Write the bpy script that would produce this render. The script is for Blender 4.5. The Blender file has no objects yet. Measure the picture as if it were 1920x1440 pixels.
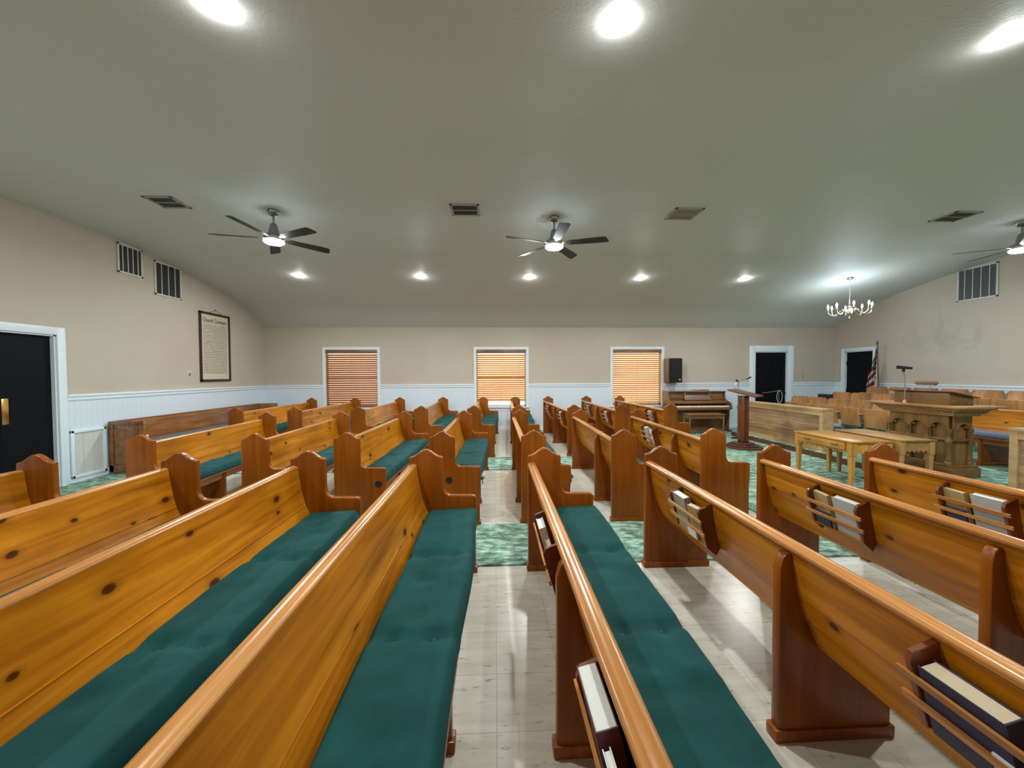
import bpy, bmesh, math, random
from mathutils import Vector, Matrix, Euler
R = math.radians
PI = math.pi
random.seed(7)
SC = bpy.context.scene
COL = SC.collection

# ------------------------------------------------------------------ camera
cam_data = bpy.data.cameras.new('camera')
cam_data.sensor_fit = 'HORIZONTAL'
cam_data.sensor_width = 36.0
cam_data.lens = 36.0 * 710.0 / 1920.0
cam_data.clip_start = 0.02
cam = bpy.data.objects.new('camera', cam_data)
COL.objects.link(cam)
_a, _b, _c = R(2.58), R(-1.49), R(0.254)
fwd = Vector((math.sin(_a) * math.cos(_b), math.cos(_a) * math.cos(_b), math.sin(_b)))
r0 = Vector((math.cos(_a), -math.sin(_a), 0))
u0 = r0.cross(fwd)
rt = r0 * math.cos(_c) - u0 * math.sin(_c)
up = u0 * math.cos(_c) + r0 * math.sin(_c)
m3 = Matrix((rt, up, -fwd)).transposed()
cam.matrix_world = Matrix.Translation((0, 0, 1.477)) @ m3.to_4x4()
SC.camera = cam

# ------------------------------------------------------------------ colour management, world
SC.view_settings.view_transform = 'Standard'
SC.view_settings.look = 'None'
SC.view_settings.gamma = 1.0
SC.view_settings.use_curve_mapping = False
SC.view_settings.exposure = 0.0
LIGHT_GAIN = 1.04
world = bpy.data.worlds.new('world')
SC.world = world
world.use_nodes = True
wn = world.node_tree.nodes['Background']
wn.inputs[0].default_value = (1.0, 0.88, 0.66, 1)
wn.inputs[1].default_value = 3.6

# ------------------------------------------------------------------ room dimensions
XL, XR, YN, YF = -5.8, 9.2, -0.35, 9.85
YC = 4.75
PY = [YC, 6.0, 6.5, 6.8, 7.5, 8.2, 8.95, 9.3, 9.5, 9.7, 9.86]
PZ = [3.59, 3.59, 3.56, 3.51, 3.42, 3.30, 3.12, 3.0, 2.88, 2.77, 2.68]
def ceil_z(y):
    y = YC + abs(y - YC)
    for i in range(len(PY) - 1):
        if y <= PY[i + 1]:
            t = (y - PY[i]) / (PY[i + 1] - PY[i])
            return PZ[i] + t * (PZ[i + 1] - PZ[i])
    return PZ[-1]
def ceil_slope(y):
    return math.atan2(ceil_z(y + .05) - ceil_z(y - .05), .1)

# ------------------------------------------------------------------ materials
MATS = {}
def new_mat(name):
    m = bpy.data.materials.new(name); m.use_nodes = True
    nt = m.node_tree
    b = nt.nodes['Principled BSDF']
    MATS[name] = m
    return m, nt, b
def nd(nt, t, **kw):
    n = nt.nodes.new(t)
    for k, v in kw.items(): setattr(n, k, v)
    return n
def coords(nt, scale, rand=True):
    tc = nd(nt, 'ShaderNodeTexCoord'); mp = nd(nt, 'ShaderNodeMapping')
    mp.inputs['Scale'].default_value = scale
    if rand:
        oi = nd(nt, 'ShaderNodeObjectInfo'); mu = nd(nt, 'ShaderNodeVectorMath', operation='SCALE')
        cb = nd(nt, 'ShaderNodeCombineXYZ')
        nt.links.new(oi.outputs['Random'], cb.inputs[0]); nt.links.new(oi.outputs['Random'], cb.inputs[1]); nt.links.new(oi.outputs['Random'], cb.inputs[2])
        mu.inputs['Scale'].default_value = 37.0
        nt.links.new(cb.outputs[0], mu.inputs[0])
        ad = nd(nt, 'ShaderNodeVectorMath', operation='ADD')
        nt.links.new(tc.outputs['Object'], ad.inputs[0]); nt.links.new(mu.outputs[0], ad.inputs[1])
        nt.links.new(ad.outputs[0], mp.inputs[0])
    else:
        nt.links.new(tc.outputs['Object'], mp.inputs[0])
    return mp.outputs[0]
def ramp(nt, src, stops):
    r = nd(nt, 'ShaderNodeValToRGB')
    e = r.color_ramp.elements
    while len(e) > 1: e.remove(e[-1])
    e[0].position = stops[0][0]; e[0].color = (*stops[0][1], 1)
    for p, c in stops[1:]:
        x = e.new(p); x.color = (*c, 1)
    nt.links.new(src, r.inputs[0])
    return r.outputs[0]
def mixc(nt, fac, a, b, mode='MIX'):
    m = nd(nt, 'ShaderNodeMix', data_type='RGBA', blend_type=mode)
    for s, i in ((fac, 0), (a, 6), (b, 7)):
        if hasattr(s, 'is_linked') or hasattr(s, 'links'): nt.links.new(s, m.inputs[i])
        elif i == 0: m.inputs[0].default_value = s
        else: m.inputs[i].default_value = (*s, 1)
    return m.outputs[2]
def bump(nt, b, src, strength, dist=.01):
    bn = nd(nt, 'ShaderNodeBump'); bn.inputs['Strength'].default_value = strength; bn.inputs['Distance'].default_value = dist
    nt.links.new(src, bn.inputs['Height']); nt.links.new(bn.outputs[0], b.inputs['Normal'])
def plain(name, col, rough=.5, metal=0, emit=None, estr=0, coat=0):
    m, nt, b = new_mat(name)
    b.inputs['Base Color'].default_value = (*col, 1); b.inputs['Roughness'].default_value = rough
    b.inputs['Metallic'].default_value = metal
    b.inputs['Coat Weight'].default_value = coat
    if emit:
        b.inputs['Emission Color'].default_value = (*emit, 1); b.inputs['Emission Strength'].default_value = estr
    return m
def speck(name, c1, c2, scale=60, rough=.6, bstr=.15, detail=3, dist=.003, metal=0):
    m, nt, b = new_mat(name)
    v = coords(nt, (1, 1, 1))
    n = nd(nt, 'ShaderNodeTexNoise'); n.inputs['Scale'].default_value = scale; n.inputs['Detail'].default_value = detail
    nt.links.new(v, n.inputs['Vector'])
    c = ramp(nt, n.outputs[0], [(.3, c1), (.7, c2)])
    nt.links.new(c, b.inputs['Base Color']); b.inputs['Roughness'].default_value = rough; b.inputs['Metallic'].default_value = metal
    if bstr: bump(nt, b, n.outputs[0], bstr, dist)
    return m
def wood(name, axis, dark, mid, light, knots=True, rough=.28, spec=.5, grain=16, kscale=1.0, coat=.25, flat=0):
    """varnished wood, grain along local axis 0/1/2; thin = flattened axis for knots"""
    m, nt, b = new_mat(name)
    s = [grain, grain, grain]; s[axis] = 1.0
    v = coords(nt, s)
    n1 = nd(nt, 'ShaderNodeTexNoise'); n1.inputs['Scale'].default_value = 1.0; n1.inputs['Detail'].default_value = 6; n1.inputs['Roughness'].default_value = .6
    n1.inputs['Distortion'].default_value = .6
    nt.links.new(v, n1.inputs['Vector'])
    c = ramp(nt, n1.outputs[0], [(.30, dark), (.5, mid), (.70, light)])
    v2 = coords(nt, (1.6, 1.6, 1.6))
    n2 = nd(nt, 'ShaderNodeTexNoise'); n2.inputs['Scale'].default_value = 1.0; n2.inputs['Detail'].default_value = 2
    nt.links.new(v2, n2.inputs['Vector'])
    sh = ramp(nt, n2.outputs[0], [(.3, (.72, .68, .62)), (.7, (1.15, 1.12, 1.05))])
    c = mixc(nt, 1.0, c, sh, 'MULTIPLY')
    if knots:
        v3 = coords(nt, (1, 1, 1))
        sx = nd(nt, 'ShaderNodeSeparateXYZ'); nt.links.new(v3, sx.inputs[0])
        oth = [k for k in (0, 1, 2) if k not in (axis, flat)][0]
        cb = nd(nt, 'ShaderNodeCombineXYZ'); nt.links.new(sx.outputs[axis], cb.inputs[0]); nt.links.new(sx.outputs[oth], cb.inputs[1])
        mp = nd(nt, 'ShaderNodeMapping'); mp.inputs['Scale'].default_value = (3.4 * kscale, 5.6 * kscale, 1); nt.links.new(cb.outputs[0], mp.inputs[0])
        nw = nd(nt, 'ShaderNodeTexNoise'); nw.inputs['Scale'].default_value = 3; nt.links.new(mp.outputs[0], nw.inputs['Vector'])
        mx = nd(nt, 'ShaderNodeMix', data_type='VECTOR'); mx.inputs[0].default_value = .05
        nt.links.new(mp.outputs[0], mx.inputs[4]); nt.links.new(nw.outputs['Color'], mx.inputs[5])
        vo = nd(nt, 'ShaderNodeTexVoronoi', voronoi_dimensions='2D'); vo.inputs['Scale'].default_value = 1.0
        nt.links.new(mx.outputs[1], vo.inputs['Vector'])
        sp0 = nd(nt, 'ShaderNodeSeparateColor'); nt.links.new(vo.outputs['Color'], sp0.inputs[0])
        sz = nd(nt, 'ShaderNodeMath', operation='MULTIPLY_ADD'); sz.inputs[1].default_value = 1.3; sz.inputs[2].default_value = .65; nt.links.new(sp0.outputs[1], sz.inputs[0])
        dd = nd(nt, 'ShaderNodeMath', operation='MULTIPLY'); nt.links.new(vo.outputs['Distance'], dd.inputs[0]); nt.links.new(sz.outputs[0], dd.inputs[1])
        kd = ramp(nt, dd.outputs[0], [(.0, (1, 1, 1)), (.075, (.95, .95, .95)), (.105, (.35, .35, .35)), (.22, (0, 0, 0))])
        sp = nd(nt, 'ShaderNodeSeparateColor'); nt.links.new(vo.outputs['Color'], sp.inputs[0])
        gt = nd(nt, 'ShaderNodeMath', operation='GREATER_THAN'); gt.inputs[1].default_value = .52
        nt.links.new(sp.outputs[0], gt.inputs[0])
        mul = nd(nt, 'ShaderNodeMath', operation='MULTIPLY')
        nt.links.new(kd, mul.inputs[0]); nt.links.new(gt.outputs[0], mul.inputs[1])
        c = mixc(nt, mul.outputs[0], c, (dark[0] * .22, dark[1] * .16, dark[2] * .2))
    nt.links.new(c, b.inputs['Base Color'])
    rr = nd(nt, 'ShaderNodeMapRange'); rr.inputs['To Min'].default_value = rough * .8; rr.inputs['To Max'].default_value = rough * 1.4
    nt.links.new(n2.outputs[0], rr.inputs['Value']); nt.links.new(rr.outputs[0], b.inputs['Roughness'])
    b.inputs['Coat Weight'].default_value = coat; b.inputs['Coat Roughness'].default_value = .18
    b.inputs['Specular IOR Level'].default_value = spec
    bump(nt, b, n1.outputs[0], .06, .002)
    return m

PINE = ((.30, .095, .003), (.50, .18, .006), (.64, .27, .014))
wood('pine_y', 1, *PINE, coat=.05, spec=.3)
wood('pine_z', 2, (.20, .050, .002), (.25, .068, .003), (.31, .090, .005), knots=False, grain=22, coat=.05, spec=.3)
wood('pine_cap', 1, (.38, .145, .025), (.52, .22, .05), (.64, .32, .10), knots=False, grain=40, rough=.22)
wood('seat_y', 1, (.28, .09, .02), (.36, .12, .03), (.42, .16, .04), knots=False)
wood('oak_x', 0, (.36, .19, .07), (.46, .26, .10), (.55, .33, .15), knots=False, rough=.4, coat=.05)
wood('oak_y', 1, (.36, .19, .07), (.46, .26, .10), (.55, .33, .15), knots=False, rough=.4, coat=.05)
wood('oak_z', 2, (.36, .19, .07), (.46, .26, .10), (.55, .33, .15), knots=False, rough=.4, coat=.05)
wood('maple_y', 1, (.50, .22, .035), (.62, .30, .055), (.70, .38, .09), knots=False, rough=.35)
wood('maple_z', 2, (.50, .22, .035), (.62, .30, .055), (.70, .38, .09), knots=False, rough=.35)
wood('dark_oak_y', 1, (.13, .065, .02), (.22, .115, .036), (.30, .17, .055), knots=False, rough=.4, coat=.1)
wood('dark_oak_z', 2, (.13, .065, .02), (.22, .115, .036), (.30, .17, .055), knots=False, rough=.4, coat=.1)
wood('walnut_x', 0, (.15, .065, .025), (.22, .10, .038), (.30, .145, .06), knots=False, rough=.3, coat=.3)
wood('walnut_z', 2, (.10, .045, .016), (.15, .07, .026), (.20, .10, .04), knots=False, rough=.3, coat=.3)
wood('mahogany_z', 2, (.12, .028, .008), (.17, .042, .012), (.23, .062, .018), knots=False, rough=.3, coat=.3)
wood('mahogany_x', 0, (.075, .026, .011), (.115, .042, .018), (.16, .065, .028), knots=False, rough=.4)
wood('seatply', 2, (.33, .15, .055), (.45, .22, .08), (.52, .28, .12), knots=False, rough=.33, coat=.2)
wood('rail_ply', 1, (.22, .125, .065), (.36, .22, .12), (.48, .33, .20), knots=False, rough=.5, grain=26, coat=.02)
wood('rail_trim', 1, (.42, .27, .14), (.52, .35, .18), (.60, .43, .24), knots=False, rough=.5, coat=.02)
wood('bench_wood', 1, (.14, .05, .015), (.26, .10, .03), (.36, .16, .05), knots=False, rough=.22, coat=.5)
wood('blade', 0, (.018, .014, .012), (.03, .024, .02), (.045, .036, .03), knots=False, rough=.5, coat=0)
wood('frame_wood', 2, (.02, .006, .003), (.035, .011, .006), (.05, .018, .009), knots=False, rough=.4)

plain('black_door', (.003, .0038, .0055), .6); MATS['black_door'].node_tree.nodes['Principled BSDF'].inputs['Specular IOR Level'].default_value = .15
plain('black_plastic', (.006, .006, .007), .4)
speck('speaker_cloth', (.004, .004, .005), (.012, .012, .014), 260, .9, .2)
plain('nickel', (.42, .40, .38), .28, 1)
plain('chrome', (.6, .6, .6), .2, 1)
plain('brass', (.75, .50, .16), .25, 1)
plain('light_brass', (.80, .74, .58), .22, 1)
plain('iron', (.17, .19, .17), .5, .2)
plain('white_metal', (.62, .63, .60), .45)
plain('tan_metal', (.34, .32, .27), .5)
plain('vent_dark', (.018, .018, .017), .8)
plain('vent_grey', (.10, .11, .115), .7)
plain('button_green', (.01, .05, .05), .7)
plain('cream_pages', (.62, .53, .36), .8)
plain('white_pages', (.72, .74, .70), .8)
plain('cover_olive', (.36, .37, .29), .6)
plain('cover_maroon', (.10, .02, .03), .5)
plain('cover_navy', (.03, .03, .07), .5)
plain('cover_black', (.012, .012, .014), .5)
plain('cover_tan', (.42, .30, .13), .6)
plain('cover_grey', (.45, .47, .46), .5)
plain('paper_white', (.75, .76, .74), .7)
plain('ink', (.05, .045, .04), .8)
plain('piano_keys', (.75, .68, .52), .35)
plain('pedal', (.7, .6, .4), .3, 1)
plain('flag_pole', (.12, .07, .03), .4)
plain('foam_tan', (.25, .17, .11), .9)
plain('lens_warm', (1, 1, 1), .5, 0, (1.0, .98, .92), 60)
plain('lens_cool', (1, 1, 1), .5, 0, (.80, .93, 1.0), 45)
plain('bulb_glow', (1, 1, 1), .5, 0, (.85, .95, 1.0), 40)
plain('fan_housing', (.30, .29, .28), .3, 1)

def wall_paint():
    m, nt, b = new_mat('wall_paint')
    v = coords(nt, (1, 1, 1), False)
    n = nd(nt, 'ShaderNodeTexNoise'); n.inputs['Scale'].default_value = 55; n.inputs['Detail'].default_value = 5
    nt.links.new(v, n.inputs['Vector'])
    n2 = nd(nt, 'ShaderNodeTexNoise'); n2.inputs['Scale'].default_value = .9; n2.inputs['Detail'].default_value = 2
    nt.links.new(v, n2.inputs['Vector'])
    c = ramp(nt, n2.outputs[0], [(.3, (.52, .45, .365)), (.7, (.55, .50, .42))])
    nt.links.new(c, b.inputs['Base Color']); b.inputs['Roughness'].default_value = .62
    bump(nt, b, n.outputs[0], .35, .006)
wall_paint()
def ceil_paint():
    m, nt, b = new_mat('ceiling_paint')
    v = coords(nt, (1, 1, 1), False)
    n = nd(nt, 'ShaderNodeTexNoise'); n.inputs['Scale'].default_value = 45; n.inputs['Detail'].default_value = 5
    nt.links.new(v, n.inputs['Vector'])
    mp = coords(nt, (.5, 2.2, 1), False)
    n2 = nd(nt, 'ShaderNodeTexNoise'); n2.inputs['Scale'].default_value = .8; n2.inputs['Detail'].default_value = 3
    nt.links.new(mp, n2.inputs['Vector'])
    b.inputs['Base Color'].default_value = (.60, .615, .585, 1); b.inputs['Roughness'].default_value = .6
    ad = nd(nt, 'ShaderNodeMath', operation='MULTIPLY_ADD'); ad.inputs[1].default_value = 9.0
    nt.links.new(n2.outputs[0], ad.inputs[0]); nt.links.new(n.outputs[0], ad.inputs[2])
    bump(nt, b, ad.outputs[0], .3, .005)
ceil_paint()
def beadboard(name, axis):
    m, nt, b = new_mat(name)
    tc = nd(nt, 'ShaderNodeTexCoord'); sx = nd(nt, 'ShaderNodeSeparateXYZ'); nt.links.new(tc.outputs['Object'], sx.inputs[0])
    mu = nd(nt, 'ShaderNodeMath', operation='MULTIPLY'); mu.inputs[1].default_value = 1 / .075; nt.links.new(sx.outputs[axis], mu.inputs[0])
    fr = nd(nt, 'ShaderNodeMath', operation='FRACT'); nt.links.new(mu.outputs[0], fr.inputs[0])
    g = ramp(nt, fr.outputs[0], [(0, (0, 0, 0)), (.03, (0, 0, 0)), (.07, (1, 1, 1)), (.98, (1, 1, 1)), (1, (0, 0, 0))])
    c = mixc(nt, g, (.63, .73, .81), (.70, .80, .88))
    nt.links.new(c, b.inputs['Base Color']); b.inputs['Roughness'].default_value = .45
    bump(nt, b, g, .35, .003)
beadboard('bead_x', 0); beadboard('bead_y', 1)
plain('trim_white', (.76, .85, .92), .4)
def tile():
    m, nt, b = new_mat('floor_tile')
    v = coords(nt, (1, 1, 1), False)
    br = nd(nt, 'ShaderNodeTexBrick'); br.offset = 0.0
    br.inputs['Scale'].default_value = 1.0; br.inputs['Brick Width'].default_value = .305; br.inputs['Row Height'].default_value = .305
    br.inputs['Mortar Size'].default_value = .0018; br.inputs['Mortar Smooth'].default_value = .1
    br.inputs['Color1'].default_value = (.60, .585, .505, 1); br.inputs['Color2'].default_value = (.66, .645, .565, 1); br.inputs['Mortar'].default_value = (.44, .42, .36, 1)
    nt.links.new(v, br.inputs['Vector'])
    # dark flecks, streaks alternate with the tile
    v2 = coords(nt, (9, 42, 1), False)
    n = nd(nt, 'ShaderNodeTexNoise'); n.inputs['Scale'].default_value = 1; n.inputs['Detail'].default_value = 6; n.inputs['Roughness'].default_value = .75
    nt.links.new(v2, n.inputs['Vector'])
    f = ramp(nt, n.outputs[0], [(.58, (0, 0, 0)), (.65, (.85, .85, .85))])
    v4 = coords(nt, (1.3, 1.3, 1), False)
    n4 = nd(nt, 'ShaderNodeTexNoise'); n4.inputs['Scale'].default_value = 2; nt.links.new(v4, n4.inputs['Vector'])
    f2 = ramp(nt, n4.outputs[0], [(.36, (.15, .15, .15)), (.56, (1, 1, 1))])
    fm = mixc(nt, 1.0, f, f2, 'MULTIPLY')
    c = mixc(nt, fm, br.outputs[0], (.16, .145, .115))
    v3 = coords(nt, (3, 16, 1), False)
    n3 = nd(nt, 'ShaderNodeTexNoise'); n3.inputs['Scale'].default_value = 1; n3.inputs['Detail'].default_value = 4; nt.links.new(v3, n3.inputs['Vector'])
    c2 = ramp(nt, n3.outputs[0], [(.3, (.84, .83, .80)), (.7, (1.06, 1.05, 1.04))])
    c = mixc(nt, 1.0, c, c2, 'MULTIPLY')
    nt.links.new(c, b.inputs['Base Color']); b.inputs['Roughness'].default_value = .27
    bump(nt, b, n3.outputs[0], .06, .003)
tile()
def carpet():
    m, nt, b = new_mat('carpet')
    v = coords(nt, (7, 15, 7), False)
    n = nd(nt, 'ShaderNodeTexNoise'); n.inputs['Scale'].default_value = 1; n.inputs['Detail'].default_value = 8; n.inputs['Roughness'].default_value = .72
    nt.links.new(v, n.inputs['Vector'])
    c = ramp(nt, n.outputs[0], [(.35, (.05, .095, .06)), (.46, (.13, .24, .17)), (.55, (.30, .47, .37)), (.66, (.56, .72, .61))])
    nt.links.new(c, b.inputs['Base Color']); b.inputs['Roughness'].default_value = .95
    v2 = coords(nt, (1, 1, 1), False)
    n2 = nd(nt, 'ShaderNodeTexNoise'); n2.inputs['Scale'].default_value = 220; nt.links.new(v2, n2.inputs['Vector'])
    bump(nt, b, n2.outputs[0], .5, .006)
carpet()
def fabric(name, c1, c2):
    m, nt, b = new_mat(name)
    v = coords(nt, (1, 1, 1))
    n = nd(nt, 'ShaderNodeTexNoise'); n.inputs['Scale'].default_value = 7; n.inputs['Detail'].default_value = 5; nt.links.new(v, n.inputs['Vector'])
    c = ramp(nt, n.outputs[0], [(.3, c1), (.7, c2)])
    nt.links.new(c, b.inputs['Base Color']); b.inputs['Roughness'].default_value = .85
    b.inputs['Sheen Weight'].default_value = .08; b.inputs['Specular IOR Level'].default_value = .2; b.inputs['Sheen Tint'].default_value = (.3, .7, .65, 1)
    n2 = nd(nt, 'ShaderNodeTexNoise'); n2.inputs['Scale'].default_value = 380; nt.links.new(v, n2.inputs['Vector'])
    bump(nt, b, n2.outputs[0], .25, .002)
fabric('cushion_green', (.002, .040, .040), (.004, .062, .060))
fabric('cushion_blue', (.10, .13, .17), (.15, .18, .22))
def blind_mat(name, c, tr):
    m, nt, b = new_mat(name)
    b.inputs['Base Color'].default_value = (*c, 1); b.inputs['Roughness'].default_value = .45
    t = nd(nt, 'ShaderNodeBsdfTranslucent'); t.inputs[0].default_value = (*tr, 1)
    mx = nd(nt, 'ShaderNodeMixShader'); mx.inputs[0].default_value = .35
    out = nt.nodes['Material Output']
    nt.links.new(b.outputs[0], mx.inputs[1]); nt.links.new(t.outputs[0], mx.inputs[2]); nt.links.new(mx.outputs[0], out.inputs[0])
blind_mat('blind_brown', (.30, .12, .035), (.60, .24, .07))
blind_mat('blind_gold', (.52, .28, .07), (.95, .55, .12))
def glass():
    m, nt, b = new_mat('glass')
    t = nd(nt, 'ShaderNodeBsdfTransparent'); t.inputs[0].default_value = (.94, .95, .95, 1)
    g = nd(nt, 'ShaderNodeBsdfGlossy'); g.inputs['Roughness'].default_value = .03
    mx = nd(nt, 'ShaderNodeMixShader'); mx.inputs[0].default_value = .07
    nt.links.new(t.outputs[0], mx.inputs[1]); nt.links.new(g.outputs[0], mx.inputs[2]); nt.links.new(mx.outputs[0], nt.nodes['Material Output'].inputs[0])
glass()
def flag_mat():
    # stripes and a starred canton across the cloth's own UV
    m, nt, b = new_mat('flag_cloth')
    uv = nd(nt, 'ShaderNodeUVMap'); sx = nd(nt, 'ShaderNodeSeparateXYZ'); nt.links.new(uv.outputs[0], sx.inputs[0])
    mu = nd(nt, 'ShaderNodeMath', operation='MULTIPLY'); mu.inputs[1].default_value = 6.5; nt.links.new(sx.outputs[1], mu.inputs[0])
    fr = nd(nt, 'ShaderNodeMath', operation='FRACT'); nt.links.new(mu.outputs[0], fr.inputs[0])
    gt = nd(nt, 'ShaderNodeMath', operation='GREATER_THAN'); gt.inputs[1].default_value = .5; nt.links.new(fr.outputs[0], gt.inputs[0])
    c = mixc(nt, gt.outputs[0], (.38, .01, .025), (.72, .68, .64))
    cu = nd(nt, 'ShaderNodeMath', operation='LESS_THAN'); cu.inputs[1].default_value = .4; nt.links.new(sx.outputs[0], cu.inputs[0])
    cv = nd(nt, 'ShaderNodeMath', operation='GREATER_THAN'); cv.inputs[1].default_value = .46; nt.links.new(sx.outputs[1], cv.inputs[0])
    an = nd(nt, 'ShaderNodeMath', operation='MULTIPLY'); nt.links.new(cu.outputs[0], an.inputs[0]); nt.links.new(cv.outputs[0], an.inputs[1])
    vo = nd(nt, 'ShaderNodeTexVoronoi'); vo.inputs['Randomness'].default_value = 0; vo.inputs['Scale'].default_value = 11
    nt.links.new(uv.outputs[0], vo.inputs['Vector'])
    st = nd(nt, 'ShaderNodeMath', operation='LESS_THAN'); st.inputs[1].default_value = .26; nt.links.new(vo.outputs['Distance'], st.inputs[0])
    can = mixc(nt, st.outputs[0], (.01, .012, .04), (.75, .75, .75))
    c = mixc(nt, an.outputs[0], c, can)
    nt.links.new(c, b.inputs['Base Color']); b.inputs['Roughness'].default_value = .7
flag_mat()
def poster_mat():
    # paper with rows of small illegible printed lines
    m, nt, b = new_mat('poster_paper')
    tc = nd(nt, 'ShaderNodeTexCoord'); sx = nd(nt, 'ShaderNodeSeparateXYZ'); nt.links.new(tc.outputs['Object'], sx.inputs[0])
    mu = nd(nt, 'ShaderNodeMath', operation='MULTIPLY'); mu.inputs[1].default_value = 29; nt.links.new(sx.outputs[2], mu.inputs[0])
    fr = nd(nt, 'ShaderNodeMath', operation='FRACT'); nt.links.new(mu.outputs[0], fr.inputs[0])
    ln = nd(nt, 'ShaderNodeMath', operation='GREATER_THAN'); ln.inputs[1].default_value = .52; nt.links.new(fr.outputs[0], ln.inputs[0])
    mp = nd(nt, 'ShaderNodeMapping'); mp.inputs['Scale'].default_value = (0, 60, 29); nt.links.new(tc.outputs['Object'], mp.inputs[0])
    n = nd(nt, 'ShaderNodeTexNoise'); n.inputs['Scale'].default_value = 1.6; n.inputs['Detail'].default_value = 3; nt.links.new(mp.outputs[0], n.inputs['Vector'])
    g = nd(nt, 'ShaderNodeMath', operation='GREATER_THAN'); g.inputs[1].default_value = .47; nt.links.new(n.outputs[0], g.inputs[0])
    a1 = nd(nt, 'ShaderNodeMath', operation='MULTIPLY'); nt.links.new(ln.outputs[0], a1.inputs[0]); nt.links.new(g.outputs[0], a1.inputs[1])
    zt = nd(nt, 'ShaderNodeMath', operation='LESS_THAN'); zt.inputs[1].default_value = .47; nt.links.new(sx.outputs[2], zt.inputs[0])
    zb = nd(nt, 'ShaderNodeMath', operation='GREATER_THAN'); zb.inputs[1].default_value = -.55; nt.links.new(sx.outputs[2], zb.inputs[0])
    ab = nd(nt, 'ShaderNodeMath', operation='ABSOLUTE'); nt.links.new(sx.outputs[1], ab.inputs[0])
    yb = nd(nt, 'ShaderNodeMath', operation='LESS_THAN'); yb.inputs[1].default_value = .33; nt.links.new(ab.outputs[0], yb.inputs[0])
    cur = a1
    for x in (zt, zb, yb):
        q = nd(nt, 'ShaderNodeMath', operation='MULTIPLY'); nt.links.new(cur.outputs[0], q.inputs[0]); nt.links.new(x.outputs[0], q.inputs[1]); cur = q
    c = mixc(nt, cur.outputs[0], (.64, .57, .44), (.14, .12, .09))
    nt.links.new(c, b.inputs['Base Color']); b.inputs['Roughness'].default_value = .6
poster_mat()

# ------------------------------------------------------------------ mesh helpers
def bm_box(bm, x0, x1, y0, y1, z0, z1, M=None):
    vs = [bm.verts.new((x, y, z)) for x in (x0, x1) for y in (y0, y1) for z in (z0, z1)]
    f = [(0, 1, 3, 2), (4, 6, 7, 5), (0, 4, 5, 1), (2, 3, 7, 6), (0, 2, 6, 4), (1, 5, 7, 3)]
    for q in f: bm.faces.new([vs[i] for i in q])
    if M is not None:
        for v in vs: v.co = M @ v.co
    return vs
def bm_prism(bm, pts, axis, a0, a1, M=None):
    """pts: 2D outline; axis 1 -> (x,z) outline extruded in y; axis 0 -> (y,z) in x; axis 2 -> (x,y) in z"""
    def P(p, t):
        if axis == 1: return (p[0], t, p[1])
        if axis == 0: return (t, p[0], p[1])
        return (p[0], p[1], t)
    A = [bm.verts.new(P(p, a0)) for p in pts]; B = [bm.verts.new(P(p, a1)) for p in pts]
    n = len(pts)
    bm.faces.new(A); bm.faces.new(list(reversed(B)))
    for i in range(n): bm.faces.new([A[i], B[i], B[(i + 1) % n], A[(i + 1) % n]])
    if M is not None:
        for v in A + B: v.co = M @ v.co
    return A + B
def bm_lathe(bm, prof, cx=0, cy=0, seg=20, M=None):
    rings = []
    for r, z in prof:
        if r < 1e-5: rings.append([bm.verts.new((cx, cy, z))])
        else: rings.append([bm.verts.new((cx + r * math.cos(2 * PI * i / seg), cy + r * math.sin(2 * PI * i / seg), z)) for i in range(seg)])
    for a, b in zip(rings, rings[1:]):
        for i in range(seg):
            j = (i + 1) % seg
            if len(a) == 1 and len(b) == 1: continue
            if len(a) == 1: bm.faces.new([a[0], b[i], b[j]])
            elif len(b) == 1: bm.faces.new([a[i], a[j], b[0]])
            else: bm.faces.new([a[i], a[j], b[j], b[i]])
    if len(rings[0]) > 1: bm.faces.new(rings[0])
    if len(rings[-1]) > 1: bm.faces.new(list(reversed(rings[-1])))
    if M is not None:
        for rg in rings:
            for v in rg: v.co = M @ v.co
def bm_tube(bm, pts, r, seg=10, closed=False):
    pts = [Vector(p) for p in pts]
    rings = []; n = len(pts); prevn = None
    for i, p in enumerate(pts):
        if closed: t = pts[(i + 1) % n] - pts[i - 1]
        else: t = pts[min(i + 1, n - 1)] - pts[max(i - 1, 0)]
        t.normalize()
        if prevn is None:
            a = Vector((0, 0, 1)) if abs(t.z) < .9 else Vector((1, 0, 0))
            nn = t.cross(a).normalized()
        else:
            nn = (prevn - t * prevn.dot(t)).normalized()
        prevn = nn; bb = t.cross(nn)
        rr = r[i] if isinstance(r, (list, tuple)) else r
        rings.append([bm.verts.new(p + (nn * math.cos(2 * PI * k / seg) + bb * math.sin(2 * PI * k / seg)) * rr) for k in range(seg)])
    m = n if closed else n - 1
    for i in range(m):
        a, b = rings[i], rings[(i + 1) % n]
        for k in range(seg): bm.faces.new([a[k], a[(k + 1) % seg], b[(k + 1) % seg], b[k]])
    if not closed:
        bm.faces.new(rings[0]); bm.faces.new(list(reversed(rings[-1])))
def bevel(bm, w, seg=2, ang=35):
    bmesh.ops.recalc_face_normals(bm, faces=bm.faces)
    es = [e for e in bm.edges if len(e.link_faces) == 2 and e.calc_face_angle(0) > R(ang)]
    bmesh.ops.bevel(bm, geom=es, offset=w, segments=seg, profile=.5, affect='EDGES', clamp_overlap=True)
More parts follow.
